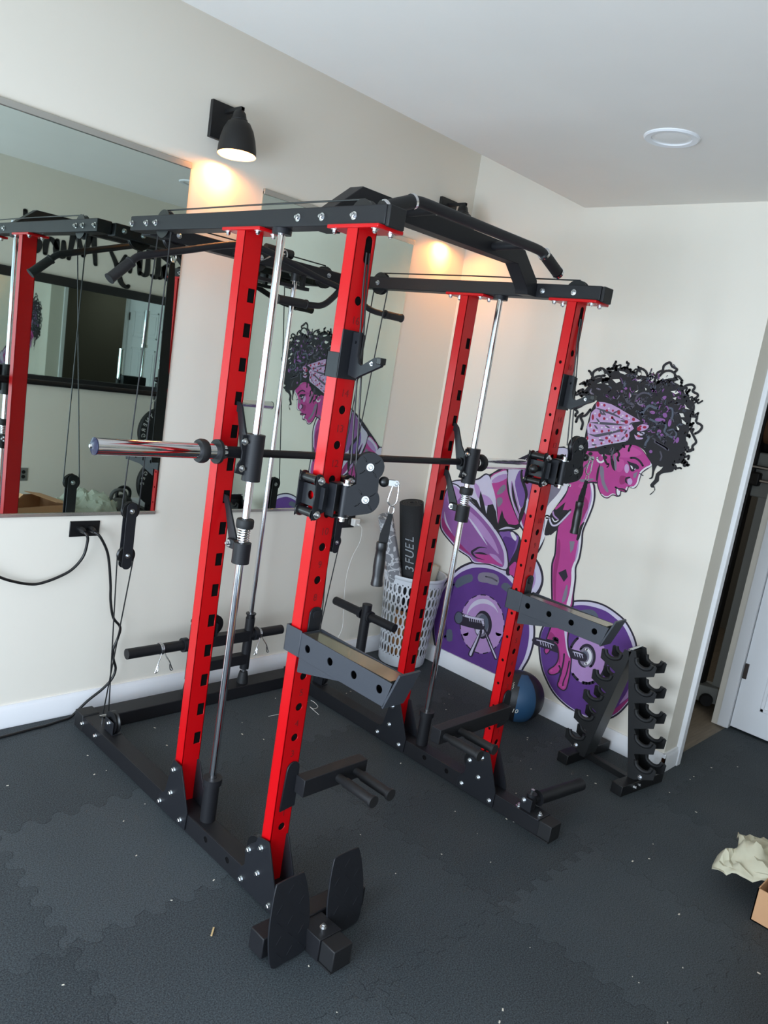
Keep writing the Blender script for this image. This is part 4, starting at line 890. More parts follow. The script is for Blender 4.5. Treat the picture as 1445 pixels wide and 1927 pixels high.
GL = {'H': (.36, [[(0,.0),(.02,.5),(.05,.95)], [(.30,.0),(.30,.5),(.34,.95)], [(-.03,.45),(.15,.5),(.36,.5)]]),
 'e': (.26, [[(0,.2),(.14,.24),(.18,.34),(.1,.42),(.02,.3),(.02,.12),(.1,.0),(.22,.06)]]), 'a': (.28, [[(.19,.36),(.1,.42),(.0,.25),(.04,.04),(.13,.06),(.19,.36),(.2,.1),(.26,.0)]]),
 'l': (.17, [[(.05,.95),(.03,.5),(.03,.1),(.08,.0),(.14,.05)]]), 't': (.2, [[(.08,.8),(.06,.4),(.06,.08),(.12,.0),(.18,.06)], [(-.04,.52),(.08,.54),(.2,.56)]]),
 'h': (.28, [[(.05,.95),(.02,.5),(.0,.0)], [(.0,.2),(.08,.4),(.16,.36),(.18,.0)]]), 'y': (.3, [[(0,.42),(.05,.2),(.12,.12)], [(.28,.46),(.15,.12),(.05,-.3),(-.06,-.42),(-.1,-.36)]]),
 'M': (.52, [[(0,.0),(.05,.5),(.10,.9),(.16,.5),(.22,.15)], [(.22,.15),(.32,.55),(.40,.92),(.42,.5),(.46,.0)]]), 'i': (.14, [[(.04,.42),(.03,.2),(.04,.02),(.1,.04)], [(.06,.6),(.065,.62)]]),
 'n': (.28, [[(0,.42),(.01,.2),(.0,.0)], [(.0,.2),(.09,.4),(.17,.34),(.18,.0)]]), 'd': (.28, [[(.18,.36),(.08,.42),(.0,.22),(.05,.02),(.13,.06),(.2,.3),(.25,.95)], [(.19,.3),(.19,.06),(.26,.0)]]),
 's': (.22, [[(.16,.38),(.07,.42),(.04,.32),(.13,.16),(.1,.02),(.0,.04)]]), 'B': (.34, [[(.03,.0),(.04,.5),(.05,.92)], [(.03,.86),(.2,.9),(.22,.66),(.06,.5),(.26,.4),(.24,.08),(.02,.02)]]),
 'o': (.27, [[(.1,.42),(.0,.22),(.08,.0),(.19,.18),(.12,.42)]]), ',': (.14, [[(.05,.05),(.04,-.05),(.0,-.14)]]), ' ': (.22, [])}
def lettering(words, x_right, z0, S, label):
    """script on the facing wall (reads right to left in world x when seen from inside the room)"""
    b = MB(); u = 0
    for ch in words:
        w, st = GL[ch]
        for s in st: stroke3(b, [(u+x, y) for x, y in s], lambda t: .07+.04*math.sin(3.1*t), lambda a, c: (x_right-a*S, YB+.0035, z0+c*S*.62))
        u += w
    o = b.build('wall_lettering', INK); tag(o, label, 'lettering'); return o
lettering('Healthy Mind', 2.97, 2.195, .52, 'black script lettering reading Healthy Mind on the facing wall, seen mirrored')
# ---------------------------------------------------------------- the mural painted on the right wall
PAINT = [('outline', (38, 30, 46)), ('hair_black', (30, 28, 32)), ('purple', (92, 50, 128)), ('deep_purple', (66, 34, 98)), ('lilac', (178, 138, 190)), ('pale_lilac', (204, 196, 216)),
 ('mauve', (142, 88, 152)), ('magenta', (182, 62, 138)), ('deep_magenta', (152, 42, 108)), ('pink', (196, 80, 152)), ('grey', (128, 120, 136)), ('dark_grey', (84, 80, 92)), ('white', (226, 222, 226)),
 ('wall', (226, 222, 212)), ('cherry', (160, 28, 62)), ('slate', (86, 92, 106)), ('band', (196, 160, 202)), ('violet', (122, 84, 156))]
PM = [mat('mural_'+n, c, .7, var=.10 if n not in ('wall', 'outline') else .02, vscale=14) for n, c in PAINT]; PI = {n: i for i, (n, c) in enumerate(PAINT)}
MU = MB(); LAY = [0]
def T_(x0, y0, s): return lambda p: (x0+p[0]/s, y0+p[1]/s)
tA, tB, tC, tD, tE, tF = T_(1070,670,5.558), T_(1070,800,7.225), T_(820,830,5.558), T_(1000,830,5.208), T_(820,1040,7.225), T_(980,1100,6.283)
tP = lambda p: p
def onwall(x, y):
    D = ray(x, y); p = CAM+D*((XC-CAM.x)/D.x); p.z = max(p.z, BBH+.0005); p.y = max(p.y, YE+.002); p.x = XC-.0004-.000018*LAY[0]; return p
def lay(): LAY[0] += 1
def fill(t, pts, c, smooth=4):
    lay(); q = [t(p) for p in pts]
    if smooth: q = [(v.x, v.y) for v in spline([(x, y, 0) for x, y in q], smooth)]
    P = [onwall(x, y) for x, y in q]; V = [MU.b.verts.new(p) for p in P]
    for tr in tessellate_polygon([P]):
        try: f = MU.b.faces.new([V[i] for i in tr]); f.material_index = PI[c]
        except ValueError: pass
def line(t, pts, w, c, n=5, new=True, taper=False):
    if new: lay()
    MU.mi = PI[c]; q = [t(p) for p in pts]
    fn = (lambda k: max(.15, math.sin(math.pi*min(max(k,.02),.98)))*w) if taper else (lambda k: w)
    stroke3(MU, q, fn, onwall, n)
def dot(x, y, rx, ry, c, rot=0):
    MU.mi = PI[c]; cr, sr = math.cos(rot), math.sin(rot)
    pts = [(x+rx*math.cos(a)*cr-ry*math.sin(a)*sr, y+rx*math.cos(a)*sr+ry*math.sin(a)*cr) for a in [k*math.pi/8 for k in range(16)]]
    f = MU.b.faces.new([MU.b.verts.new(onwall(*p)) for p in pts]); f.material_index = PI[c]
def ell(t, cx, cy, rx, ry, n=20, a0=0, a1=360): return [(cx+rx*math.cos(math.radians(a0+(a1-a0)*k/n)), cy+ry*math.sin(math.radians(a0+(a1-a0)*k/n))) for k in range(n+(0 if a1-a0 == 360 else 1))]
# ---- right-hand lower leg behind, then the two weight plates
fill(tP, [(960,1020),(990,1035),(1008,1050),(1019,1068),(1023,1090),(1019,1108),(1010,1122),(985,1130),(962,1090)], 'outline')
fill(tP, [(960,1022),(990,1039),(1006,1053),(1015,1070),(1019,1090),(1014,1107),(1004,1118),(985,1122),(962,1090)], 'pale_lilac')
fill(tP, [(955,1030),(985,1045),(1000,1060),(1007,1078),(1007,1096),(1000,1110),(985,1116),(960,1090)], 'lilac')
p1 = [(820,1140),(830,1108),(842,1090),(855,1076),(868,1066),(886,1058.5),(903,1057),(925,1060),(942,1066),(956,1074.5),(967,1085.5),(985,1108),(997,1135),(1004,1165),(1006,1190),(1003,1215),(995,1240),(982,1263),(972,1290),(930,1290),(860,1265),(826,1235),(816,1200),(815,1170)]
fill(tP, p1, 'outline')
fill(tP, [(x+(911-x)*.025, y+(1175-y)*.02+(.3)) for x, y in p1], 'pale_lilac')
fill(tP, [(x+(905-x)*(.10 if x > 905 else .03), y+(1185-y)*(.085 if y < 1150 else 0)) for x, y in p1], 'purple')
line(tP, p1+[p1[0]], 2.6, 'outline')
line(tE, [(230,420),(150,700),(110,950),(140,1150)], 9, 'deep_purple')
for q in ([(260,430),(300,355),(400,305),(492,298),(497,385),(400,425),(292,480)], [(578,300),(640,268),(780,280),(856,338),(838,445),(700,412),(582,388)], [(887,470),(930,408),(1020,450),(1015,590),(960,530)], [(150,1055),(218,1050),(224,1195),(150,1195)]): fill(tE, q, 'slate' if q[0][0] != 578 else 'grey', 2)
line(tE, [(680,325),(760,345),(830,385)], 3, 'dark_grey')
fill(tE, ell(tE, 630, 972, 300, 400, 24), 'lilac')
line(tE, ell(tE, 640, 960, 235, 300, 14, 200, 330), 9, 'pale_lilac', taper=True); line(tE, ell(tE, 630, 985, 240, 320, 10, 20, 160), 12, 'lilac')
for a in range(0, 360, 24): line(tE, ell(tE, 630, 972, 298, 398, 4, a+3, a+15), 1.9, 'outline', new=(a == 0))
fill(tE, ell(tE, 638, 980, 120, 186, 20), 'outline'); fill(tE, ell(tE, 620, 985, 98, 158, 20), 'grey'); fill(tE, ell(tE, 645, 960, 72, 120, 16), 'slate'); fill(tE, ell(tE, 600, 1060, 55, 55, 12), 'pale_lilac')
line(tE, ell(tE, 638, 980, 112, 178, 16, -110, 100), 3.5, 'outline')
fill(tE, [(300,798),(400,838),(520,872),(645,906),(668,960),(660,1035),(600,1048),(450,1015),(330,980),(270,950),(250,875)], 'outline', 3)
fill(tE, ell(tE, 313, 885, 50, 76, 14), 'slate')
line(tE, [(380,855),(520,890),(640,912)], 4, 'pale_lilac')
for k in range(7): line(tE, [(455+28*k, 885+5*k), (462+28*k, 930+5*k)], 1.2, 'pale_lilac', 1, new=(k == 0))
line(tE, [(640,915),(648,985)], 3.5, 'pale_lilac')
for o_, i_ in (([(612,1040),(560,1140),(470,1310),(442,1375),(460,1412),(500,1408),(545,1300),(590,1190),(632,1080)], [(600,1075),(555,1165),(490,1300),(457,1378),(480,1400),(512,1320),(570,1180)]),
               ([(650,1040),(690,1180),(770,1380),(800,1450),(828,1452),(835,1430),(770,1260),(700,1090),(672,1040)], [(662,1062),(712,1190),(795,1400),(818,1440),(822,1415),(745,1240)])):
    fill(tE, o_, 'outline', 3); fill(tE, i_, 'pale_lilac', 3)
p2 = [(520,210),(600,200),(700,190),(850,200),(1000,250),(1150,350),(1250,450),(1340,620),(1375,780),(1372,1000),(1345,1290),(1250,1430),(1150,1530),(1050,1585),(950,1605),(780,1572),(650,1512),(500,1402),(380,1272),(290,1102),(240,950),(215,750),(225,600),(270,480),(340,370),(430,270)]
fill(tF, p2, 'outline')
fill(tF, [(x+(790-x)*.022, y+(900-y)*.018) for x, y in p2], 'pale_lilac')
fill(tF, [(600,255),(720,242),(850,262),(1000,312),(1120,400),(1220,500),(1290,640),(1335,790),(1350,1000),(1325,1280),(1235,1415),(1140,1512),(1040,1568),(950,1588),(790,1556),(660,1495),(510,1388),(393,1260),(303,1095),(254,945),(230,750),(240,600),(290,480),(360,380),(460,290)], 'purple')
line(tF, p2+[p2[0]], 2.6, 'outline')
fill(tF, [(1352,900),(1350,1150),(1310,1290),(1180,1405),(1175,1395),(1260,1260),(1320,1080)], 'lilac'); fill(tF, [(1010,1560),(1150,1440),(1290,1330),(1240,1410),(1140,1510)], 'deep_magenta')
fill(tF, [(640,335),(720,302),(850,300),(912,365),(900,400),(780,372),(700,352)], 'slate', 3)
fill(tF, ell(tF, 790, 882, 224, 292, 24), 'lilac')
for a, c_, w_ in ((208,30,5), (338,16,4), (4,44,6), (72,14,6), (92,12,6), (122,20,5), (258,8,4)): line(tF, ell(tF, 790, 880, 222, 288, 6, a, a+c_), w_, 'outline', new=(a == 208))
line(tF, ell(tF, 780, 850, 88, 132, 14, -140, 60), 6, 'outline'); line(tF, ell(tF, 760, 880, 75, 90, 8, 90, 180), 4, 'outline')
fill(tF, ell(tF, 775, 855, 82, 118, 18), 'grey'); line(tF, ell(tF, 765, 850, 60, 85, 10, -80, 90), 5, 'white'); fill(tF, ell(tF, 752, 850, 38, 60, 14), 'slate')
fill(tF, [(150,620),(300,652),(440,690),(600,760),(740,802),(782,850),(762,912),(600,872),(430,808),(300,760),(150,705)], 'outline', 2)
for k in range(5): line(tF, [(230+30*k, 672+10*k), (240+30*k, 712+10*k)], 1.3, 'pale_lilac', 1, new=(k == 0))
line(tF, [(190,655),(290,678),(390,715)], 1.8, 'pale_lilac'); line(tF, [(620,795),(680,810),(730,830)], 2.2, 'pale_lilac')
for k in range(4): line(tF, [(630+30*k, 798+10*k), (645+30*k, 845+8*k)], 1.4, 'pale_lilac', 1, new=(k == 0))
# ---- far thigh, hips, legs
fill(tC, [(640,940),(760,920),(870,985),(900,1120),(860,1260),(800,1389),(735,1389),(752,1200),(720,1080)], 'outline')
fill(tC, [(662,962),(750,938),(840,980),(868,1010),(845,1120),(800,1210),(758,1280),(752,1190),(722,1075)], 'violet'); fill(tC, [(700,1020),(780,1010),(840,1060),(800,1200),(760,1260)], 'purple')
fill(tC, [(782,960),(810,955),(845,1005),(835,1042),(805,1018)], 'white')
fill(tC, [(770,1389),(790,1300),(830,1262),(850,1300),(850,1400)], 'magenta'); fill(tE, [(1000,215),(1020,170),(1075,130),(1100,180),(1090,300),(1060,330)], 'magenta')
th = [(150,440),(92,560),(62,700),(45,850),(72,950),(180,1082),(240,1142),(345,1212),(405,1278),(560,1290),(742,1348),(753,1200),(720,1080),(650,950),(550,820),(440,700),(340,600),(240,470)]
fill(tC, th, 'outline'); th2 = [(x+(420-x)*.02, y+(900-y)*.018) for x, y in th]; fill(tC, th2, 'pale_lilac')
fill(tC, [(160,450),(100,570),(72,700),(58,850),(85,942),(190,1068),(250,1130),(352,1200),(415,1262),(560,1275),(700,1318),(715,1200),(688,1100),(620,970),(530,850),(420,730),(330,650),(250,560)], 'mauve')
fill(tC, [(72,800),(62,860),(90,940),(190,1060),(260,1125),(380,1200),(300,1120),(180,980),(110,880)], 'deep_magenta')
fill(tC, [(300,700),(430,800),(540,930),(620,1060),(660,1180),(600,1120),(480,980),(350,830)], 'lilac'); fill(tC, [(240,900),(330,960),(460,1100),(380,1110),(290,1060),(230,990)], 'mauve')
fill(tC, [(140,520),(200,470),(270,560),(200,640),(130,650)], 'lilac'); line(tC, [(92,740),(110,850),(170,960)], 3, 'pale_lilac', taper=True); line(tC, [(330,780),(430,920),(540,1090)], 4, 'pale_lilac', taper=True)
fill(tC, [(420,1180),(560,1190),(700,1300),(600,1285),(450,1262)], 'magenta'); fill(tC, [(560,1180),(640,1200),(700,1290),(640,1260)], 'lilac')
for q, w in (([(535,1118),(460,1112),(405,1140),(380,1165),(420,1215),(510,1243)], 4.5), ([(545,1190),(470,1172),(400,1172)], 4)): line(tC, q, w, 'outline', taper=True)
# ---- torso: back strip, waist, tank top
body = [(150,440),(215,412),(380,404),(450,392),(520,345),(570,352),(660,300),(760,250),(870,190),(985,138),(1150,85),(1345,62),(1420,150),(1440,400),(1330,560),(1240,660),(1180,760),(1155,870),(1150,975),(1120,1080),(1075,1165),(1010,1230),(985,1100),(930,980),(880,900),(850,925),(650,945),(560,830),(440,690),(340,590),(240,470)]
fill(tC, body, 'outline', 3)
fill(tC, [(160,445),(220,420),(380,412),(455,402),(520,355),(560,368),(590,450),(622,560),(636,700),(645,870),(600,800),(545,800),(470,700),(350,590),(250,480)], 'pale_lilac', 3)
fill(tC, [(400,440),(450,470),(470,560),(450,600),(420,540)], 'lilac'); fill(tC, [(480,560),(560,590),(600,660),(560,680),(500,660)], 'lilac')
fill(tC, [(350,575),(430,620),(470,700),(455,600),(470,520),(500,620),(530,760),(545,668),(600,660),(632,740),(648,880),(648,960),(560,840),(430,690)], 'hair_black', 0)
fill(tC, [(575,372),(660,320),(742,300),(752,470),(792,640),(850,800),(872,862),(800,880),(700,868),(655,890),(645,700),(615,540)], 'magenta', 2)
fill(tC, [(580,378),(660,328),(740,308),(742,372),(660,420),(590,440)], 'pale_lilac', 2); fill(tC, [(590,410),(660,360),(742,345),(742,390),(660,430),(600,438)], 'lilac', 2)
fill(tC, [(640,600),(690,590),(700,640),(660,690),(645,670)], 'grey', 2); fill(tC, [(680,480),(720,455),(735,490),(700,540),(655,560),(640,545)], 'grey', 2)
fill(tC, [(648,895),(672,790),(695,720),(715,800),(760,868),(850,880),(858,920),(780,925),(655,950)], 'hair_black', 0); line(tC, [(660,930),(740,908),(830,915)], 4, 'pale_lilac', taper=True)
fill(tC, [(760,302),(870,240),(985,160),(1150,95),(1330,72),(1400,120),(1405,330),(1370,450),(1290,560),(1200,660),(1150,760),(1130,900),(1100,1060),(1070,1140),(1020,1180),(990,1080),(940,960),(885,870),(840,760),(790,620),(765,480)], 'pale_lilac', 3)
fill(tC, [(905,240),(1000,160),(1080,130),(1100,400),(1060,700),(990,640),(930,520),(905,380)], 'mauve', 3)
fill(tC, [(885,300),(905,440),(940,560),(930,640),(890,700),(850,560),(830,420)], 'violet', 3); fill(tC, [(800,420),(850,600),(890,780),(870,840),(810,640),(785,480)], 'lilac', 3)
fill(tC, [(890,700),(940,760),(980,900),(1010,1060),(1000,1120),(950,960),(900,850)], 'deep_magenta', 3)
for q, w in (([(760,310),(750,460),(790,640),(870,850)], 3), ([(800,440),(820,600),(880,780)], 5), ([(905,250),(900,380),(950,560),(900,740)], 6), ([(985,150),(930,230),(905,330)], 3), ([(870,870),(900,760),(945,640)], 8)): line(tC, q, w, 'hair_black', taper=True)
fill(tC, [(1190,470),(1300,440),(1330,380),(1290,560),(1190,650),(1160,700)], 'grey', 3)
line(tC, [(1405,200),(1390,400),(1310,560),(1200,690),(1165,800)], 11, 'white'); line(tC, [(1165,800),(1140,960),(1080,1090),(1030,1170)], 6, 'white')
# ---- chest, arm and hand
arm = [(372,402),(460,372),(600,405),(623,505),(610,620),(562,750),(508,880),(497,1000),(472,1150),(437,1240),(434,1350),(415,1500),(392,1640),(205,1640),(202,1560),(198,1350),(203,1200),(232,1100),(242,950),(252,870),(190,915),(128,915),(158,780),(190,715),(300,560),(350,480)]
fill(tD, arm, 'outline', 3)
fill(tD, [(378,408),(460,382),(592,412),(612,505),(600,620),(552,748),(497,880),(487,1000),(462,1145),(427,1238),(424,1350),(405,1500),(380,1640),(215,1640),(212,1560),(208,1350),(213,1205),(242,1105),(252,955),(262,870),(275,825),(385,690),(240,672),(250,640),(320,560),(360,480)], 'magenta', 3)
fill(tD, [(575,420),(598,415),(612,505),(600,620),(552,748),(497,880),(487,1000),(462,1145),(427,1238),(424,1350),(400,1510),(378,1620),(345,1605),(372,1500),(392,1370),(396,1250),(440,1130),(462,985),(478,870),(535,755),(580,620),(592,520)], 'white', 3)
line(tD, [(578,430),(588,520),(572,620),(520,760),(470,870)], 3.5, 'lilac', taper=True); line(tD, [(465,960),(450,1080),(425,1190)], 3.5, 'lilac', taper=True)
fill(tD, [(225,1200),(245,1120),(262,960),(285,1000),(275,1150),(245,1330),(240,1560),(222,1560),(215,1350)], 'deep_magenta', 3)
fill(tD, [(480,520),(540,560),(560,640),(520,730),(480,790),(470,640)], 'deep_magenta', 3); fill(tD, [(440,390),(500,380),(560,420),(520,470),(450,440)], 'pink', 3)
fill(tD, [(525,790),(500,850),(470,960),(440,965),(480,830)], 'hair_black', 2)
fill(tD, [(232,682),(285,640),(335,598),(308,680),(278,720),(392,662),(388,695),(330,745),(272,828),(252,868),(192,912),(132,912),(160,780),(190,722)], 'hair_black', 0)
for q, w, c in (([(212,688),(222,730),(262,768)], 3, 'lilac'), ([(178,755),(190,800),(215,828),(262,815),(330,750),(385,690)], 3.2, 'pale_lilac'), ([(205,755),(230,790),(265,775)], 2, 'white')): line(tD, q, w, c)
fill(tD, [(265,1290),(340,1255),(358,1330),(320,1380)], 'outline', 0)
fill(tD, [(375,980),(427,982),(412,1060),(383,1100)], 'grey', 0); fill(tD, [(340,1420),(356,1420),(352,1500),(328,1570),(298,1570)], 'grey', 2)
line(tD, [(372,432),(400,445),(420,470)], 4.5, 'white')
line(tD, arm[:14], 2.4, 'outline'); line(tD, arm[14:21], 2.4, 'outline'); line(tC, th+[th[0]], 2.2, 'outline'); line(tC, body[:12], 2.2, 'outline')
hand = [(368,480),(320,600),(312,652),(398,692),(432,735),(447,820),(438,900),(398,960),(340,1000),(325,1032),(350,1062),(402,1062),(470,1032),(478,1055),(442,1150),(440,1202),(492,1247),(527,1242),(550,1200),(583,1050),(598,900),(592,850),(566,760),(556,650),(562,480)]
fill(tF, [(285,760),(280,785),(300,820),(330,802),(348,770)], 'magenta', 2); line(tF, [(285,760),(280,785),(300,820),(330,802),(348,770)], 2, 'outline')
fill(tF, hand, 'outline', 3); fill(tF, [(x+(470-x)*.045, y+(850-y)*.018) for x, y in hand], 'magenta', 3)
fill(tF, [(515,500),(550,500),(547,650),(560,770),(583,850),(575,860),(545,780),(525,640)], 'pale_lilac', 3); fill(tF, [(350,560),(400,600),(440,700),(470,860),(455,940),(440,800),(410,700),(330,640)], 'deep_magenta', 3)
for q, w in (([(318,655),(380,668),(430,655),(438,690)], 4), ([(398,638),(428,650),(425,668)], 7), ([(515,820),(508,900),(485,1010),(445,1150)], 3), ([(575,905),(560,980),(540,1060),(505,1150),(500,1200)], 2.5), ([(455,960),(470,1000),(455,1030)], 3)): line(tF, q, w, 'outline')
line(tF, hand+[hand[0]], 2.4, 'outline')
for x, y in ((363,1018), (468,1185), (505,1210)): dot(*tF((x, y)), 2.6, 2, 'pink')
# ---- neck, face
fill(tB, [(60,760),(140,720),(170,600),(190,440),(200,370),(330,340),(470,350),(430,520),(410,640),(405,790),(300,780),(220,800),(150,800),(90,900),(20,900)], 'magenta', 3)
fill(tB, [(140,740),(210,735),(330,725),(340,745),(260,765),(180,775)], 'grey', 2); line(tB, [(200,590),(250,540),(325,500)], 3.5, 'dark_grey', taper=True)
line(tB, [(425,535),(400,640),(375,780)], 4, 'hair_black', taper=True); line(tB, [(220,800),(300,778),(400,785)], 3, 'outline')
fill(tB, [(400,440),(500,400),(600,330),(700,275),(820,262),(950,290),(1040,380),(1110,480),(1140,500),(1140,550),(1070,602),(1005,650),(982,705),(955,790),(910,856),(850,858),(822,842),(806,885),(780,918),(718,905),(705,965),(655,975),(630,962),(590,958),(540,996),(490,990),(445,955),(405,870),(388,780),(405,640),(425,520)], 'outline', 3)
fill(tB, [(410,440),(500,400),(600,330),(700,275),(820,262),(950,290),(1035,385),(1105,485),(1132,505),(1130,540),(1060,592),(995,642),(972,700),(945,785),(902,846),(850,848),(816,830),(797,875),(775,906),(712,893),(697,955),(655,963),(635,948),(590,945),(540,984),(495,978),(453,945),(416,868),(400,780),(415,640),(432,520)], 'magenta', 3)
fill(tB, [(620,330),(720,290),(860,290),(1000,380),(900,430),(760,440),(640,420)], 'pink', 3); fill(tB, [(700,700),(760,690),(790,720),(770,790),(700,800)], 'deep_magenta', 3); fill(tB, [(640,480),(740,470),(760,560),(700,640),(640,600)], 'pink', 3)
line(tB, [(1128,505),(1120,548),(1050,585),(985,640),(958,710),(935,790),(895,838),(850,842)], 3.2, 'white', taper=False); line(tB, [(452,938),(495,970),(545,968),(590,938),(635,940)], 1.8, 'white')
fill(tB, [(424,580),(478,578),(490,760),(545,890),(520,908),(455,800)], 'grey', 3)
fill(tB, [(575,400),(620,500),(636,618),(600,590),(575,500)], 'hair_black', 3); fill(tB, [(620,390),(650,460),(652,600),(632,605),(620,500)], 'grey', 3)
fill(tB, ell(tB, 793, 590, 32, 62, 12), 'band'); fill(tB, [(885,660),(942,632),(915,718),(880,715)], 'grey', 0)
fill(tB, [(795,485),(850,508),(920,528),(962,570),(950,600),(915,598),(890,628),(850,625),(835,590),(825,540)], 'outline', 2); fill(tB, [(842,545),(868,560),(880,592),(868,600),(850,575)], 'white', 0); fill(tB, [(893,600),(912,585),(905,615)], 'white', 0)
line(tB, [(848,447),(910,450),(970,490),(1012,552)], 4, 'outline', taper=False); line(tB, [(965,655),(1015,688)], 1.8, 'outline', 1)
line(tB, [(850,800),(800,785),(780,755),(790,722),(830,712)], 3.4, 'outline'); fill(tB, ell(tB, 835, 768, 34, 46, 12), 'band'); fill(tB, [(772,868),(800,830),(805,850),(790,890)], 'white', 0)
line(tB, [(640,845),(680,865),(740,872),(785,900)], 3.2, 'outline'); fill(tB, [(660,868),(745,880),(775,905),(712,892)], 'deep_magenta', 0); fill(tB, [(650,880),(672,868),(685,890),(712,900),(698,948),(665,952)], 'white', 2); line(tB, [(648,870),(652,930),(668,960),(700,950),(712,895)], 1.8, 'outline')
line(tB, ell(tB, 440, 455, 48, 50, 14, -60, 190), 3.6, 'white')
# ---- hair
rnd = random.Random(11)
hairm = [(195,380),(150,330+60),(215,300),(250,255),(330,225),(420,235),(450,180),(510,130),(600,130),(665,160),(690,225),(750,205),(830,220),(885,290),(930,270),(1000,275),(1070,262),(1180,320),(1230,420),(1290,480),(1290,600),(1270,720),(1230,800),(1230,950),(1190,1030),(1165,1095),(1100,1135),(1020,1150),(960,1160),(920,1130),(880,1110),(830,1060),(790,985),(700,935),(600,935),(520,1000),(430,1040),(330,1000),(180,990),(160,900),(240,560),(300,470),(230,440)]
fill(tA, hairm, 'hair_black', 3)
fill(tB, [(1135,540),(1130,700),(1095,720),(1110,735),(1150,715),(1165,640),(1200,560),(1260,520),(1290,560),(1240,620),(1190,660),(1170,740),(1110,810),(1130,850),(1160,850),(1165,890),(1105,940),(1120,945),(1180,880),(1165,820),(1230,760),(1235,690),(1300,650),(1400,640),(1440,590),(1445,420),(1300,300),(1150,330),(1080,420)], 'hair_black', 2)
# loose curls round the outside
C_ = tA((720, 560))
def curl(x, y, ang, L, w, c='hair_black', amp=3.2, new=False):
    pts = []; n = 9; ph = rnd.random()*6; bend = rnd.uniform(-1.2, 1.2)
    for k in range(n):
        t = k/(n-1); a = ang+bend*t; x += math.cos(a)*L/n; y += math.sin(a)*L/n
        pts.append((x+math.sin(ph+t*11)*amp*math.sin(ang+1.57), y+math.sin(ph+t*11)*amp*math.cos(ang)*-1))
    line(tP, pts, w, c, 3, new)
hp = [tA(p) for p in hairm]
lay()
for i in range(0, 27):
    for r_ in range(2):
        x, y = hp[i]; a = math.atan2(y-C_[1], x-C_[0]); curl(x-math.cos(a)*3, y-math.sin(a)*3, a+rnd.uniform(-.9, .9), rnd.uniform(12, 22), rnd.uniform(2.6, 4.6), amp=rnd.uniform(1.8, 3.4))
for q in ([(225,300),(250,220),(270,160),(350,130),(410,180),(440,220)], [(240,250),(300,215),(380,205)], [(690,215),(720,160),(765,135),(810,165),(830,215)], [(900,270),(930,180),(985,150),(1000,100),(1060,68),(1085,110),(1135,140),(1110,170)], [(950,210),(1000,165),(1060,155),(1110,185),(1110,240),(1060,240),(1040,260)],
          [(1120,230),(1150,215),(1190,260)], [(1190,370),(1220,315),(1290,300),(1320,330),(1300,370),(1350,400),(1345,430),(1310,450)], [(1230,470),(1290,480),(1310,530),(1300,590)], [(1270,630),(1340,640),(1335,690),(1385,720),(1395,750),(1365,790),(1325,812)], [(1270,760),(1310,840),(1335,900),(1300,940),(1290,985),(1240,1000)],
          [(1200,1030),(1190,1070),(1150,1112),(1105,1100)], [(60,550),(95,585),(75,610),(75,630)], [(230,560),(180,620),(130,640),(150,700),(135,765)], [(170,500),(120,530),(80,545)], [(150,600),(100,640),(80,690)], [(215,410),(150,400),(120,385)], [(1240,700),(1250,780),(1210,860),(1235,920),(1225,985)]): line(tA, q, 4.6, 'hair_black', 6)
for q in ([(500,300),(480,420),(520,520),(545,530)], [(660,340),(690,400),(670,450),(680,485)], [(850,270),(830,310),(820,350)], [(740,270),(760,300)]): line(tB, q, 4, 'hair_black', 5)
line(tB, [(545,530),(548,555),(525,572)], 2, 'hair_black')
for x, y, r_ in ((560,330,5), (450,360,6), (300,390,4), (500,440,4)): dot(*tB((x, y)), r_, r_*.9, 'hair_black')
# gaps where the wall shows through, then grey, purple and violet strands
lay()
for q in ([(300,180),(340,155),(380,180),(340,200)], [(530,155),(580,165),(615,185),(590,195),(540,175)], [(720,190),(750,170),(765,190),(740,210)], [(710,245),(760,245),(770,262),(720,265)], [(460,245),(530,240),(545,265),(500,285)], [(845,205),(890,200),(890,260),(870,240)], [(1000,130),(1040,105),(1065,130),(1040,145)], [(985,225),(1040,180),(1085,190),(1095,230),(1040,235),(1000,245)], [(1070,370),(1140,360),(1170,380),(1120,400)], [(1090,440),(1130,430),(1120,460)], [(1215,500),(1240,540),(1270,560),(1220,550)], [(1160,600),(1200,600),(1215,640),(1180,640)], [(1185,660),(1230,700),(1225,720),(1190,700)], [(1250,910),(1280,870),(1300,905),(1270,960)], [(300,290),(340,270),(350,285)], [(380,290),(415,285),(420,305)], [(690,380),(735,350),(720,375)], [(650,390),(660,430),(650,440)], [(800,330),(820,345),(810,365)], [(1130,730),(1160,760),(1150,800)], [(1320,680),(1350,730),(1340,770),(1325,740)]):
    MU.mi = PI['wall']; P = [onwall(*tA(p)) for p in q]; f = MU.b.faces.new([MU.b.verts.new(p) for p in P]); f.material_index = MU.mi
lay()
for x, y, rx, ry, r_ in ((480,435,5,3,.3), (600,340,5,3,0), (640,410,2,7,0), (560,370,4,3,1), (1000,440,9,4,-.7), (940,490,6,3,-.4), (770,520,5,3,0), (880,590,8,4,.2), (960,670,16,5,.1), (1010,620,8,5,1), (1060,700,5,9,.2), (950,790,6,5,.5), (980,830,6,4,.5), (1140,880,5,7,.3), (540,510,6,3,.5), (590,540,6,2,.4), (862,1000,5,4,0), (880,490,4,3,0)): dot(*tA((x, y)), rx*.62, ry*.8, 'mauve', r_)
lay()
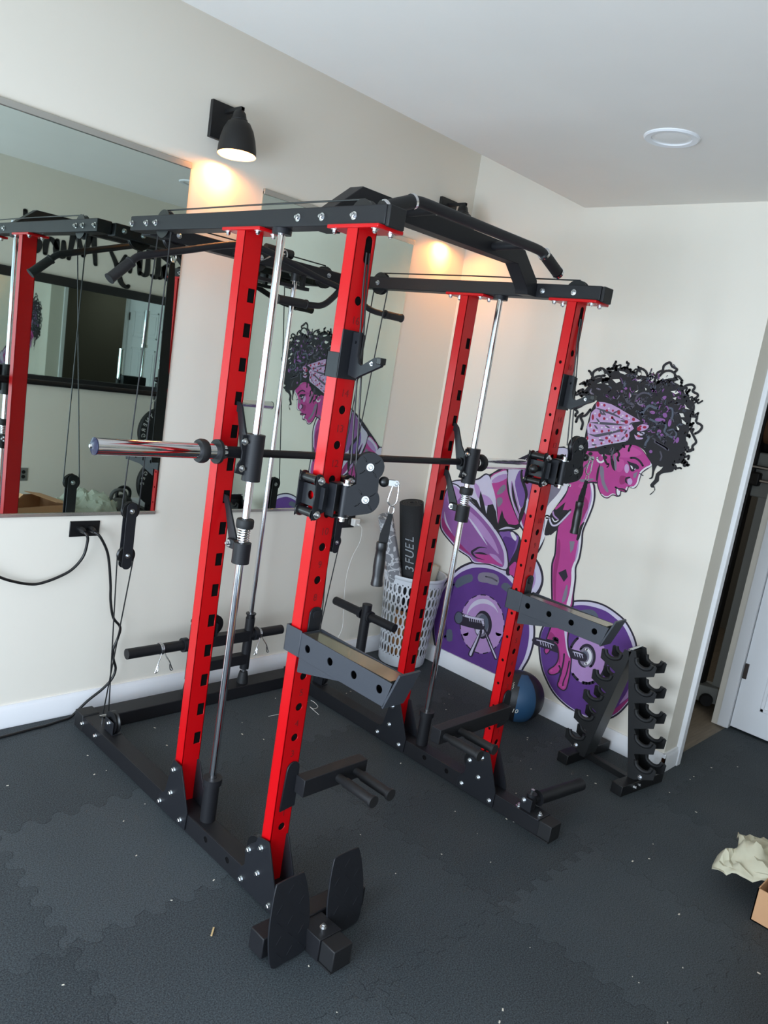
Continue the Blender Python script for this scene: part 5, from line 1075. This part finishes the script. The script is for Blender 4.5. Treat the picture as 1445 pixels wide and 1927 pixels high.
for q, w, c in (([(700,490),(715,430),(780,385),(850,400),(870,430)], 3.5, 'dark_grey'), ([(720,480),(745,510),(790,500)], 3, 'grey'), ([(600,430),(620,480),(660,500),(680,520),(650,545)], 5, 'dark_grey'), ([(770,610),(800,560),(850,520),(900,540),(940,550)], 5, 'slate'), ([(715,580),(760,600),(790,640)], 4, 'slate'), ([(1040,540),(1085,555),(1090,620),(1075,670)], 3.5, 'slate'), ([(840,655),(920,690),(1000,700),(1020,740),(1005,790),(1050,830),(1100,860)], 3.8, 'slate'), ([(1040,780),(1100,770),(1130,820),(1100,865)], 3, 'slate'), ([(900,760),(920,710),(1010,705)], 3.4, 'slate'), ([(820,830),(840,860),(810,910),(800,950)], 4, 'slate'), ([(570,270),(590,300),(580,330)], 4, 'slate'), ([(510,360),(535,410),(510,450)], 1.6, 'grey'), ([(910,895),(980,940),(1040,980)], 5, 'dark_grey'), ([(920,900),(1000,945),(1035,970)], 2.4, 'mauve'), ([(960,860),(930,820),(950,800)], 3, 'slate'), ([(730,470),(760,480)], 4, 'grey'), ([(440,1000),(470,960),(450,1060)], 4, 'dark_grey'), ([(960,1000),(975,1050),(960,1090)], 3, 'dark_grey'), ([(300,340),(330,350)], 3, 'grey'), ([(240,350),(230,380),(260,400)], 3, 'grey'), ([(1120,120),(1100,90)], 2, 'dark_grey')): line(tA, q, w, c, 5, new=False)
lay()
for i in range(210):
    a, r_ = rnd.uniform(0, 6.28), rnd.random()**.5; x, y = 790+r_*430*math.cos(a), 560+r_*400*math.sin(a)
    if (y > 400+(x-300)*.55 and x < 800) or (x < 860 and y > 850): continue
    curl(*tA((x, y)), rnd.uniform(0, 6.28), rnd.uniform(5, 14), rnd.uniform(.8, 2.4), rnd.choice(['dark_grey', 'dark_grey', 'slate', 'outline', 'mauve']), 1.5)
# ---- headband
hb = [(318,474),(450,500),(600,585),(742,668),(745,684),(660,700),(690,760),(640,800),(625,885),(400,932),(200,972),(160,900),(200,835),(190,740),(222,680),(238,590),(285,545),(285,505)]
fill(tA, hb, 'outline', 2); fill(tA, [(x+(430-x)*.015, y+(730-y)*.02) for x, y in hb], 'band', 2)
for q, w in (([(290,545),(350,565),(480,615),(600,675)], 4.2), ([(222,695),(330,702),(460,712),(620,724)], 5), ([(205,810),(270,832),(330,828),(480,796),(600,775)], 5.5), ([(480,796),(540,775),(600,775)], 4), ([(330,560),(345,600),(380,615)], 4), ([(480,600),(520,575),(540,570)], 3)): line(tA, q, w, 'dark_grey', taper=True)
fill(tA, [(200,760),(215,740),(225,800),(215,815)], 'pale_lilac', 2); fill(tA, [(175,880),(200,860),(215,930),(195,940)], 'pale_lilac', 2)
line(tA, [(200,962),(400,924),(600,890)], 1.6, 'pale_lilac')
lay()
for x, y, rx, ry in ((310,505,3,5), (377,515,2.4,2.6), (403,570,2.3,2.3), (466,572,1.8,2.2), (528,592,3,4), (611,628,2.4,2.4), (682,663,3,3.4), (606,690,3.6,3.6), (514,692,2.6,2.8), (458,645,2.6,2.8), (375,655,2.4,2.6), (326,620,2.4,4), (256,640,2.2,5.4), (228,725,2,4), (268,780,2.4,2.6), (352,788,2.4,2.8), (424,780,2,2.2), (545,748,2.6,2.4), (558,782,2.6,2.8), (610,832,2.6,3.4), (490,838,2.4,2.4), (400,858,2.8,2.8), (430,890,2.4,3), (456,905,1.8,2), (346,914,2,2.4), (254,882,2.2,3), (200,860,1.8,4), (288,952,1.8,1.2), (638,758,1.6,1.8), (520,885,1.6,1.6)): dot(*tA((x, y)), rx, ry, 'cherry')
for x, y in ((350,510),(425,548),(440,640),(405,660),(280,600),(570,625),(635,650),(550,640),(480,680),(350,750),(300,790),(395,745),(470,745),(590,750),(455,790),(505,760),(645,735),(430,850),(460,830),(525,835),(600,868),(275,875),(210,880),(260,915),(370,900),(330,860),(500,870),(240,745),(320,700),(560,690)): dot(*tA((x, y)), 1.7, 1.5, 'white')
for x, y, r_ in ((310,672,.9), (290,745,.9), (410,740,.5), (375,600,.9), (490,590,-.5), (570,680,.1), (440,810,-.9), (345,880,.1), (600,795,-1), (570,860,-.8), (660,705,-.5), (500,790,-.5), (270,930,0), (475,665,.8)): dot(*tA((x, y)), 5, 1.6, 'dark_grey', r_)
fill(tA, [(715,735),(780,705),(850,725),(830,770),(790,790),(810,820),(760,840),(715,790)], 'outline', 2); fill(tA, [(722,742),(780,712),(842,728),(822,765),(770,785),(735,780)], 'band', 2); fill(tA, [(720,800),(770,795),(800,805),(770,832),(730,825)], 'pale_lilac', 2); fill(tA, [(690,820),(730,850),(780,855),(770,870),(710,872)], 'band', 2)
lay()
for x, y, rx, ry in ((740,762,4,4), (798,745,3.6,2.6), (755,735,2.5,1.8), (735,835,3,2)): dot(*tA((x, y)), rx, ry, 'cherry')
line(tA, [(750,800),(780,815)], 3, 'dark_grey', 2)
mu = MU.build('mural', None); 
for m_ in PM: mu.data.materials.append(m_)
tag(mu, 'purple and magenta mural of a curly haired woman in a dotted headband gripping a barbell', 'mural')
# ---------------------------------------------------------------- scraps on the rubber floor
rnd = random.Random(5); b = MB()
for i in range(150):
    x, y = rnd.uniform(-1.0, 2.9), rnd.uniform(-3.4, -.25)
    if x > 2.2 and y > -1.75: continue
    s_ = rnd.uniform(.0014, .0050); a = rnd.uniform(0, 3.14); b.box(-s_, s_, -s_*.5, s_*.5, 0, .0012, Matrix.Translation((x, y, .0002)) @ Matrix.Rotation(a, 4, 'Z'))
o = b.build('foam_crumbs', mat('white_crumb', (214, 206, 190), .7)); tag(o, 'tiny pale foam crumbs scattered over the dark rubber floor', 'debris', None, 'stuff')
for pts, w_, lb_ in (([(585,1318),(592,1322),(598,1330),(590,1334),(583,1330),(592,1338),(600,1345)], .0012, 'short curly white thread lying on the floor under the left spotter arm'), ([(505,1348),(515,1346),(525,1344)], .001, 'short straight white thread on the floor between the base rails')):
    q = [at(x, y, 2, .002) for x, y in pts]; o = MB().tube(spline(q, 5, False), w_, 6).build('thread', WHITEP); tag(o, lb_, 'thread')
c = at(400, 1753, 2, .003); o = MB().bar(c-Vector((.012,.012,0)), c+Vector((.012,.012,0)), .005, .003).build('wood_sliver', mat('wood_sliver', (196, 168, 120), .7)); tag(o, 'small pale wood sliver on the floor left of the foot plates', 'debris')
